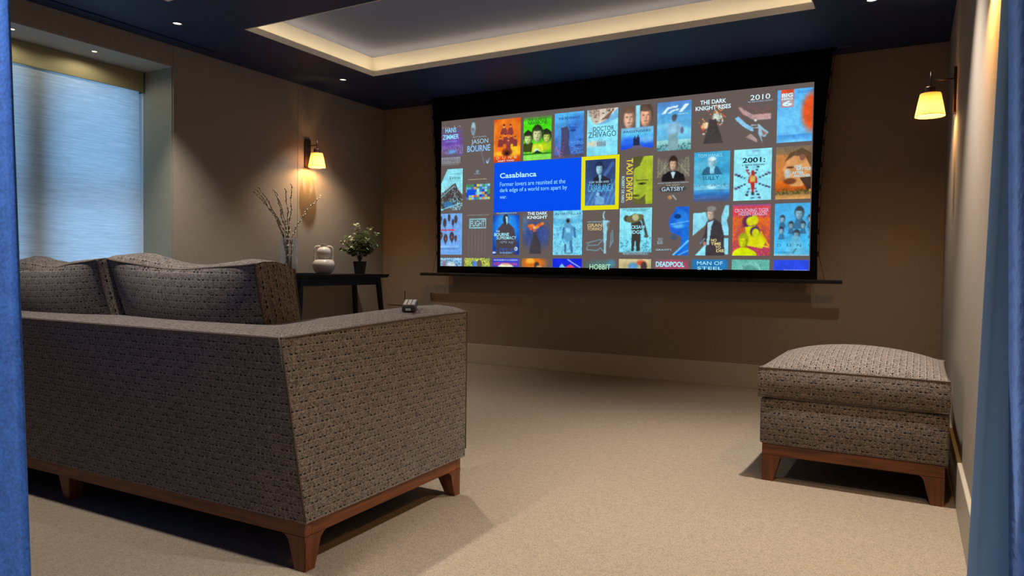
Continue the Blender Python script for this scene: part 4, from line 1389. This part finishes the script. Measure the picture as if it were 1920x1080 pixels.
# highlighted panel
a = A('0a52f0', '084cee', nx=20, ny=12)
p_ = poster(0, 0, a, 'plain blue text panel', rect=(.563, .412, 1.394, .842), depth=.0006)
text(p_, 'Casablanca', .072 + .215, .262, .43, .105, 'b8f0ff', bold=.035)
text(p_, 'Former lovers are reunited at the', .072 + .378, .435, .755, .085, '8fdcff', bold=.008)
text(p_, 'dark edge of a world torn apart by', .072 + .388, .565, .775, .105, '8fdcff', bold=.008)
text(p_, 'war.', .072 + .043, .700, .086, .050, '8fdcff', bold=.008)
a = A('e8e312', 'e6e010', nx=6, ny=8)
poster(0, 0, a, 'yellow highlight frame', rect=(1.394, .410, 1.721, .845), depth=.0008)
a = A('30487a', '4a78b8').e(.5, .25, .45, .3, '27365e', .6, .8)
for k in range(7): a.l(.05 + k * .16, 1, .45 + k * .14, .45, .015, '6aa6e0', .7)
a.l(.9, .1, .5, .5, .05, '5a80c8', .5).p([(.28, .40), (.42, .34), (.58, .34), (.84, .44), (.86, .58), (.24, .56)], '2c2a36').p([(.44, .33), (.54, .33), (.50, .55)], '8ec8e8').face(.47, .20, .13, .14, '9cd0ec', '232c4a')
a.e(.43, .76, .05, .045, '8cc4ea').e(.53, .76, .045, .04, '38507e').p([(.32, .98), (.36, .82), (.50, .80), (.64, .84), (.66, .98)], '7ab6e4', .8)
p_ = poster(0, 0, a, 'blue monochrome poster inside the yellow frame', rect=(1.429, .440, 1.690, .810), depth=.0024)
text(p_, 'CASABLANCA', .52, .615, .84, .17, '5cc0e4', bold=.0); text(p_, 'BOGART  BERGMAN  HENREID', .47, .49, .66, .045, 'a8d4ee')
a = A(BG).r(.42, 0, 1, 1, 'a8bc30').p([(.42, 0), (.72, 0), (.66, .1), (.60, .2), (.46, .24), (.42, .3)], '5a5a30').e(.64, .60, .17, .30, '98ac34', .8, .5).e(.68, .57, .13, .025, '4a4a22', 1, .4).e(.66, .575, .05, .02, '1e1e16', 1, .4).l(.50, .50, .86, .50, .014, '5a6224').e(.48, .82, .12, .025, '4c4e24', 1, .5).p([(.42, .86), (.60, .90), (.78, .80), (.80, 1), (.42, 1)], '5c5a34', .9)
p_ = poster(6, 1, a, 'olive poster with sideways title'); text(p_, 'TAXI DRIVER', .29, .48, .20, .90, 'e6d440', rot=1, bold=.03); text(p_, 'ROBERT DE NIRO', .09, .68, .09, .56, 'b0ecf4', rot=1, bold=.02)
a = A(BG)
for k in range(9):
    x = .06 + k * .04; a.l(x, .06 + k * .03, x, .46, .004, 'b8b48c', .8).l(1 - x, .06 + k * .03, 1 - x, .46, .004, 'b8b48c', .8)
a.l(.02, .46, .45, .10, .005, 'c8c49a').l(.98, .46, .55, .10, .005, 'c8c49a').n(.02, .08, .3, .46, '9aa08a', .25, 2, .7).n(.7, .08, .98, .46, '9aa08a', .25, 3, .7)
a.p([(.38, .34), (.62, .34), (.82, .42), (.86, .56), (.16, .56), (.18, .42)], '201c20').p([(.43, .36), (.57, .36), (.50, .50)], 'c8eef8').face(.5, .20, .125, .15, 'dcb898', '33261c').p([(.42, .345), (.58, .375), (.58, .345), (.42, .375)], '14161c')
a.r(.08, .665, .92, .755, '6a6648', .9, .02).e(.5, .71, .42, .075, '46484c', 1, .12).e(.42, .885, .06, .04, 'c89060', 1, .4).l(.5, .84, .6, .93, .014, 'b8c4cc')
p_ = poster(7, 1, a, 'dark art deco poster'); text(p_, 'GATSBY', .5, .71, .66, .085, 'b8d4e4', bold=.01); text(p_, 'THE GREAT', .5, .635, .4, .03, 'c8bc94'); text(p_, 'DICAPRIO  MAGUIRE  MULLIGAN  EDGERTON', .5, .585, .9, .022, 'b8d4e4')
a = A('3fa6d4', '5fc0e0').e(.2, .3, .3, .12, '70d0ec', .5, .9).e(.85, .35, .25, .1, '2f8cc0', .5, .9).g(.70, .84, '6ac4e0', '2a78c0').g(.84, 1, '2f6ab8', '565a78').p([(.36, .30), (.66, .30), (.80, .46), (.22, .46), (.26, .36)], '2e5a7c', .85).face(.50, .21, .12, .115, 'a8dcec', '7fb0c4').e(.50, .145, .11, .04, 'd0ecf4', 1, .4).p([(.44, .30), (.58, .30), (.56, .44), (.46, .44)], '8cd4ec').r(.02, .665, .98, .70, '8ed8ee', .8).e(.5, .70, .13, .045, 'a8e0f0', 1, .3).l(.02, .74, .98, .74, .008, '9ce0f4').n(.02, .65, .98, .69, '2a4a6c', .3, 8, .8)
for k in range(8): a.l(.0, .80 + k * .02, 1, .82 + k * .018, .004, '1f58a8' if k % 2 else '5a9ad8', .6)
p_ = poster(8, 1, a, 'teal ocean poster'); text(p_, 'TOM HANKS', .44, .075, .68, .07, '98e0f4'); text(p_, 'SULLY', .48, .525, .46, .075, '1f3c56')
a = A('96ecfc', '92e8fa').r(.48, .02, .68, .06, '86b6e0', .8, .02)
for i in range(8):
    an = i * math.pi / 4 + .38
    for k in range(4):
        q = .22 + .085 * k; x, y = .5 + q * math.cos(an), .62 + q * .75 * math.sin(an)
        if .33 < y < .95: a.p([(x - .03 - .006 * k, y - .012 - .004 * k), (x + .03 + .006 * k, y - .018), (x + .026 + .006 * k, y + .014 + .004 * k), (x - .03, y + .02)], ['2f4a5a', '4a5e80', '3a3a48', '6a5a92'][k])
a.n(.1, .4, .9, .9, '5a8a96', .025, 5, .9).man(.51, .41, .26, .22, 'c8383a', 'a8342e', 'b03030').r(.44, .52, .58, .64, 'd8c860', .9, .02).p([(.45, .66), (.57, .66), (.55, .86), (.49, .86)], 'b43434').l(.33, .40, .42, .50, .018, 'c03a3c').r(.48, .84, .56, .90, '2c3844', 1, .02).r(.46, .94, .56, .965, '3c5460')
p_ = poster(9, 1, a, 'pale cyan poster with red figure'); text(p_, '2001:', .53, .215, .60, .10, '20343c', bold=.04); text(p_, 'a space odyssey', .52, .31, .60, .050, '20343c', bold=.02); text(p_, 'STANLEY KUBRICK', .52, .13, .34, .016, '3a6470')
a = A('c08850', 'c86a28').g(0, .16, '7c6c5c', 'a07a50').g(.66, .84, 'e07020', 'b8561a').g(.84, 1, '7a5c34', 'e0a860').n(0, .80, 1, .92, '3c4a2c', .45, 4, .8, 2).p([(.30, .22), (.50, .14), (.74, .18), (.86, .36), (.84, .62), (.66, .76), (.40, .76), (.24, .66), (.22, .50), (.16, .44), (.24, .36)], 'd89a60')
a.e(.36, .40, .10, .02, '5c3420', 1, .4).e(.30, .52, .08, .09, 'b8d8e0', .7, .6).e(.36, .66, .16, .06, '6a3a20', .9, .4).p([(.20, .30), (.36, .12), (.66, .04), (.92, .16), (.95, .50), (.86, .40), (.72, .20), (.46, .18)], '56402e', .85).n(.2, .0, .9, .2, '6a5440', .3, 9, .8).e(.66, .22, .07, .06, '8a5a48').p([(.60, .60), (.86, .58), (1, .72), (1, .86), (.80, .84)], '3a2c28', .9).e(.92, .84, .08, .03, 'ffb040', .9, .5)
p_ = poster(10, 1, a, 'amber poster with large profile')
for s_, x, y in (('ONE', .56, .385), ('BATTLE', .70, .435), ('AFTER', .56, .505), ('ANOTHER', .66, .565)): text(p_, s_, x, y, .060 * len(s_), .05, 'a8e4f4', bold=.04)
# ---- third row
a = A('76aef0', '72a8ee')
for x, y, q in ((.12, .12, .07), (.28, .22, .11), (.46, .10, .09), (.74, .14, .10), (.62, .22, .08)):
    a.e(x, y, q * .7, q * 1.0, '4a4450', 1, .2).l(x, y, x + .02, y + .14, .010, '4a4450')
for x, y, q in ((.13, .52, .09), (.32, .60, .12), (.58, .56, .13), (.74, .60, .08)):
    a.e(x, y, q * .75, q * .9, '4a4048', 1, .2).p([(x - q * .4, y + q * .6), (x + q * .4, y + q * .6), (x, y + q * 1.5)], '4a4048').e(x, y + .01, q * .25, q * .25, '8e5a50')
a.r(.0, .385, .60, .415, 'c8404a').p([(.58, .36), (.72, .40), (.58, .44)], 'e83a40').r(.0, .385, .1, .415, 'd0e0f0').d(.1, .79, .86, '9cc8f4', 1, h=.03).d(.1, .85, .80, '46689a', 1, h=.02)
poster(0, 2, a, 'periwinkle blue poster with dark leaf shapes')
a = A(BG).r(.08, .045, .95, .058, '9a9290')
for k in range(6): a.e(.16 + .13 * k, .68, .025, .36, '756c69', .6, .9)
a.r(.18, .14, .84, .37, '8ed0e0', 1, .01).r(.21, .165, .81, .345, BG, 1, .01)
p_ = poster(1, 2, a, 'grey poster with boxed title'); text(p_, 'FLIGHT', .51, .255, .55, .14, '8ed0e0', bold=.03)
a = A('123fae', '1a3f9a').e(.5, .42, .52, .42, '1f80f0', .9, .5).g(0, .08, BG, '4a4a78').e(.5, .30, .30, .30, '3aa8fa', .6, .8)
a.p([(.38, .26), (.60, .26), (.80, .38), (.90, .70), (.88, 1), (.14, 1), (.12, .70), (.20, .38)], '4c454c').e(.49, .17, .11, .12, '38323a', 1, .2).p([(.48, .1), (.56, .12), (.57, .24), (.52, .30)], '9cdcf4').d(.12, .022, .88, 'c8e4f8', 1, h=.014).n(.3, .68, .8, .74, '9fb8d0', .2, 3).e(.88, .86, .06, .045, 'c8dcf0', 1, .2).e(.88, .86, .025, .02, '4c454c').d(.26, .94, .74, '7ab4e8', 1, h=.03).e(.06, .95, .07, .02, 'b8d8f0').n(.1, .84, .9, .94, '2a62d0', .25, 7, .9, 2)
p_ = poster(2, 2, a, 'blue poster with dark figure'); text(p_, 'THE', .20, .45, .13, .035, WH, bold=.02); text(p_, 'BOURNE', .34, .525, .56, .075, 'a8ecff', bold=.04); text(p_, 'SUPREMACY', .52, .605, .74, .075, 'a8ecff', bold=.01)
a = A(BG).e(.5, .55, .50, .30, '2f4a98', .75, .7).e(.08, .30, .1, .2, '4a86c0', .5, .8).n(.02, .2, .98, .75, '3c62b0', .18, 3, .6, 2)
for x, y, q in ((.26, .34, .07), (.36, .33, .08), (.46, .38, .08), (.54, .36, .07), (.62, .32, .09), (.72, .29, .06), (.32, .40, .06), (.44, .44, .05)): a.e(x, y, q, .035, ['ff8a30', 'ffc070', 'f06820'][int(x * 100) % 3], .95, .5)
a.p([(.42, .48), (.50, .48), (.56, .58), (.66, .72), (.70, .98), (.26, .98), (.32, .72), (.38, .58)], '443e46')
p_ = poster(3, 2, a, 'indigo poster with fire'); text(p_, 'THE DARK', .54, .055, .72, .070, WH, bold=.04); text(p_, 'KNIGHT', .54, .145, .72, .070, WH, bold=.04)
a = A('62c8ee', '7ed8f4').n(0, 0, 1, 1, '3e86b4', .22, 3, .5, 2).n(0, 0, 1, 1, 'a8ecfc', .16, 5, .6, 2).e(.6, .12, .6, .08, '9ce8fa', .6, .6).p([(0, .16), (.4, .22), (1, .10), (1, .3), (0, .3)], '4898c4', .4)
a.p([(.42, .30), (.60, .30), (.72, .40), (.74, .56), (.66, .58), (.66, .70), (.70, .92), (.60, .92), (.54, .70), (.46, .70), (.34, .60), (.38, .40)], '5aa0cc').e(.51, .24, .085, .065, '6c7c90', 1, .25).e(.51, .24, .05, .04, '262c38', 1, .3).r(.44, .40, .60, .50, '8cd8f4', .9, .03).l(.37, .40, .33, .62, .03, '3c74a8').l(.73, .40, .76, .60, .03, '3c74a8').l(.62, .70, .66, .94, .035, '4078b0').r(.40, .76, .46, .94, '3a5c84', .9, .02).r(.40, .955, .68, .968, '28506c')
p_ = poster(4, 2, a, 'icy cyan poster'); text(p_, 'INTERSTELLAR', .52, .085, .90, .050, '1c3a56', bold=.0)
a = A(BG).e(.62, .14, .055, .085, 'a0dcf0', 1, .3).e(.65, .14, .05, .075, '6a5c58', 1, .3).p([(.56, .24), (.80, .26), (.78, .34), (.70, .48), (.68, .96), (.62, .96), (.60, .56), (.58, .44)], '92d4e8', .95).p([(.70, .30), (.80, .27), (.78, .40), (.72, .50)], '7a6c66')
for q in (((.04, .74), (.50, .66)), ((.05, .86), (.10, .76)), ((.05, .88), (.40, .90)), ((.10, .79), (.42, .78)), ((.42, .78), (.58, .66)), ((.40, .90), (.50, .84)), ((.88, .46), (.90, .70)), ((.90, .70), (.80, .82)), ((.84, .52), (.83, .76)), ((.50, .84), (.60, .92))): a.l(*q[0], *q[1], .010, '7cb8cc', .9)
p_ = poster(5, 2, a, 'dark poster with pale figure and car outline'); text(p_, 'CLINT EASTWOOD', .30, .275, .48, .025, '9cd4e8', bold=.02); text(p_, 'GRAN', .30, .350, .48, .075, 'd0b888', bold=.04); text(p_, 'TORINO', .30, .430, .48, .065, 'd0b888', bold=.04)
a = A('8ce6f8', '80dcf0').n(.02, .62, .98, .93, '3c8cae', .28, 3, .8, 2).n(.1, .1, .9, .6, '6cc8dc', .12, 8, .6, 2).p([(.36, .30), (.66, .28), (.74, .42), (.68, .50), (.64, .92), (.54, .92), (.50, .64), (.46, .92), (.38, .92), (.38, .5)], '3c3a36').e(.22, .22, .09, .07, '4a4438', 1, .3).p([(.20, .20), (.45, .12), (.74, .14), (.76, .26), (.40, .32), (.24, .30)], '6a684a').e(.50, .20, .10, .07, 'b0b480').l(.72, .25, .84, .56, .04, '4a4a44').e(.84, .60, .07, .035, '5a5648')
a.d(.08, .02, .95, '2c4c58', 1, h=.014).d(.2, .05, .85, '2c4c58', 1, h=.014).r(0, .935, 1, 1, BG).d(.1, .945, .9, '9cd8ec', 2, .025, .014)
p_ = poster(6, 2, a, 'pale cyan war poster'); text(p_, 'HACKSAW', .5, .405, .60, .075, 'a4ecfc', bold=.03); text(p_, 'RIDGE', .5, .510, .42, .075, 'a4ecfc', bold=.03)
a = A(BG).p([(.62, .0), (1, .0), (.98, 1), (.55, 1), (.76, .8), (.78, .62), (.46, .52), (.40, .34), (.44, .22), (.54, .12)], '1f62d4').e(.78, .24, .20, .16, '2c86e8', .8, .5).e(.66, .20, .10, .05, '123468', .9, .4).e(.72, .40, .22, .04, '60c0f4', .8, .6).l(.46, .36, .98, .30, .012, '6cc4f0').e(.9, .62, .12, .3, '1c78e0', .8, .6).l(.98, .7, .55, .99, .02, '6cd0f8').l(.98, .9, .7, .99, .02, '4aa8ec').e(.56, .62, .1, .06, '35507e', .7, .8)
a.d(.06, .64, .24, '9cc4d4', 4, .034, .018)
p_ = poster(7, 2, a, 'dark poster with electric blue face'); text(p_, 'GRAVITY', .27, .885, .48, .035, 'a4d4e8', bold=.01)
a = A(BG).p([(0, .15), (.42, .13), (.42, .35), (0, .60)], '8edef2').p([(.08, 1), (.44, .72), (.40, 1)], '8edef2').p([(.90, 0), (1, 0), (1, .20), (.94, .30), (1, .46), (1, .60), (.86, .60), (.80, .42), (.80, .22)], '8edef2').p([(.86, .66), (1, .66), (1, .98), (.92, .98), (.86, .84)], '8edef2')
a.p([(.38, .32), (.62, .26), (.80, .36), (.88, .60), (.90, 1), (.36, 1), (.38, .76), (.28, .80), (.22, .74), (.34, .56)], '423b40').p([(.42, .34), (.58, .30), (.52, .42), (.46, .78), (.40, .78), (.42, .5)], 'a4dcee').face(.50, .17, .13, .13, 'c8b4a4', '6a5c54').e(.52, .06, .13, .05, '8c8884', 1, .3).l(.22, .76, .34, .66, .016, '8a9cae').e(.34, .76, .05, .04, 'b08070')
p_ = poster(8, 2, a, 'poster with suited man and cyan shards')
for s_, x, y in (('NO', .60, .695), ('TIME', .66, .765), ('TO', .72, .835), ('DIE', .78, .905)): text(p_, s_, x, y, .062 * len(s_) + .03, .058, 'dccf86', bold=.05)
a = A('d84a5c', 'd8402a').g(.25, 1, 'e06a28', 'b03a5a').n(0, .2, 1, 1, '8a3a9a', .14, 3, .5, 2).n(0, .2, 1, 1, 'f08028', .22, 5, .6, 2).g(0, .04, '9a4a9a', 'c85a6a').e(.46, .34, .20, .14, '5a2a5a', .9, .3).e(.48, .33, .11, .09, 'dce01e', 1, .3).e(.58, .31, .10, .10, 'd0d41c', 1, .3).p([(.34, .44), (.60, .42), (.74, .56), (.90, .72), (.80, .86), (.40, .80)], 'dadd14').e(.60, .53, .13, .10, '4a3058', 1, .3).e(.62, .56, .095, .085, 'd2d820', 1, .3).face(.30, .72, .13, .15, 'd8e018', 'a8b020').p([(.0, 1), (.06, .90), (.2, .85), (.42, .85), (.62, .93), (.66, 1)], 'd6e80e').l(.76, .54, .96, .80, .018, 'f0c018').l(.60, .78, .95, .83, .014, 'e8e430')
p_ = poster(9, 2, a, 'red and yellow poster'); text(p_, 'CROUCHING TIGER', .5, .115, .90, .07, 'd0c8ee', bold=.0); text(p_, 'HIDDEN DRAGON', .53, .185, .74, .065, 'd0c8ee', bold=.0)
a = A('4aaee8', '46b8f0')
for x, y, q in ((.62, .20, .19), (.20, .30, .11), (.90, .30, .12), (.42, .42, .11), (.72, .42, .11), (.18, .52, .11), (.92, .52, .10), (.56, .60, .14)):
    a.p([(x - q * .8, y + q * 1.5), (x - q * .4, y + q * .4), (x + q * .4, y + q * .4), (x + q * .8, y + q * 1.5)], '3a6a90', .9).face(x, y, q * .62, q * .66, '86b6cc', '3c4450')
a.e(.5, .84, .5, .14, '52c6f6', .85, .7).p([(.30, .95), (.46, .62), (.62, .62), (.80, .95)], '72c8e8', .7).r(0, .975, 1, .99, 'c8c890').l(.48, .95, .56, .86, .012, '3c4c58').l(.06, .94, .46, .93, .006, '1f68a0')
p_ = poster(10, 2, a, 'blue desert ensemble poster')
for k, ch in enumerate('DUN('): text(p_, ch, .13 + .25 * k, .80, .10 if k < 3 else .04, .055, '1f5f8c')
# ---- fourth row, cut by the picture's lower edge
a = A('8cc4ea', '6a9ac0').n(0, 0, 1, .2, '4a6a90', .3, 3, .8, 2).e(.55, .18, .18, .08, 'c8d8e0', 1, .4).r(.2, .06, .35, .2, 'a07a9a', .8).d(.05, .02, .95, 'e0f4ff', 1)
poster(0, 3, a, 'pale blue poster cut by the edge')
a = A('a8b85a', '8ca848').n(0, 0, 1, .2, 'e8e45a', .3, 3, .9, 2).n(0, 0, 1, .2, '3c6a40', .2, 4, .9, 2).e(.42, .16, .10, .10, '5a8ac8').e(.60, .14, .10, .10, '6a5a48')
poster(1, 3, a, 'yellow green poster cut by the edge')
p_ = poster(2, 3, A('3a44c8', '4a50d0').e(.5, .26, .32, .14, 'e8f4c8', 1, .15).d(.03, .03, .97, 'c8d8f8', 1, h=.025), 'violet blue poster cut by the edge'); text(p_, 'HOTEL TRANSYLVANIA', .5, .135, .9, .07, 'e04848', bold=.02)
poster(3, 3, A(BG).e(.4, .10, .42, .16, 'e8781c', .95, .8).e(.30, .06, .14, .06, 'ffc048', .9, .6).e(.54, .18, .10, .10, '4a3a34', 1, .4).e(.62, .22, .1, .06, 'c89a6a', 1, .4), 'orange glow poster cut by the edge')
poster(4, 3, A('1a2ce0', '1828d8').p([(.2, .22), (.32, .12), (.45, .2), (.45, .3), (.2, .3)], '7cc8f0').p([(.38, .22), (.62, .13), (.80, .22), (.8, .3), (.36, .3)], 'e05070').l(.52, .02, .70, .10, .012, 'b0c8f8').l(.70, .10, .95, .20, .012, 'b0c8f8'), 'ultramarine poster cut by the edge')
p_ = poster(5, 3, A(BG).e(.5, .16, .5, .12, '4f7a78', .8, .8).e(.85, .1, .16, .08, '4a86a0', .8, .8), 'grey green poster cut by the edge'); text(p_, 'HOBBIT', .5, .175, .68, .115, 'b8ecc0', bold=.01)
poster(6, 3, A('c8b888', 'a89468').e(.70, .08, .14, .06, 'd8503c', 1, .4).e(.78, .16, .10, .10, '4a3a38', 1, .4).e(.45, .16, .16, .08, '5a96c4', 1, .5).d(.1, .03, .95, 'e8e0b8', 1), 'sand coloured poster cut by the edge')
p_ = poster(7, 3, A(BG).e(.55, .14, .5, .16, 'c84a70', .75, .8).e(.4, .24, .3, .04, 'e870b0', .8, .7), 'pink poster cut by the edge'); text(p_, 'DEADPOOL', .46, .105, .84, .11, 'a0f0fa', bold=.05)
p_ = poster(8, 3, A('2a78b4', '2a80bc'), 'steel blue poster cut by the edge'); text(p_, 'MAN OF', .5, .075, .72, .075, 'b0f0ff', bold=.0); text(p_, 'STEEL', .5, .178, .70, .06, 'b0f0ff', bold=.0)
poster(9, 3, A('6cc0b0', '58a89c').e(.5, .22, .30, .16, '90dcd0', 1, .4).e(.5, .20, .20, .10, '50988c', .9, .5).n(0, 0, 1, .2, '489080', .2, 4, .5, 2), 'teal poster cut by the edge')
poster(10, 3, A('2f4ee8', '2c4aea').d(.25, .19, .85, '8aa8f8', 1, h=.012), 'cobalt blue poster cut by the edge')
for o in list(bpy.data.objects):
    if '_r' in o.keys():
        del o['_r']; del o['_d']
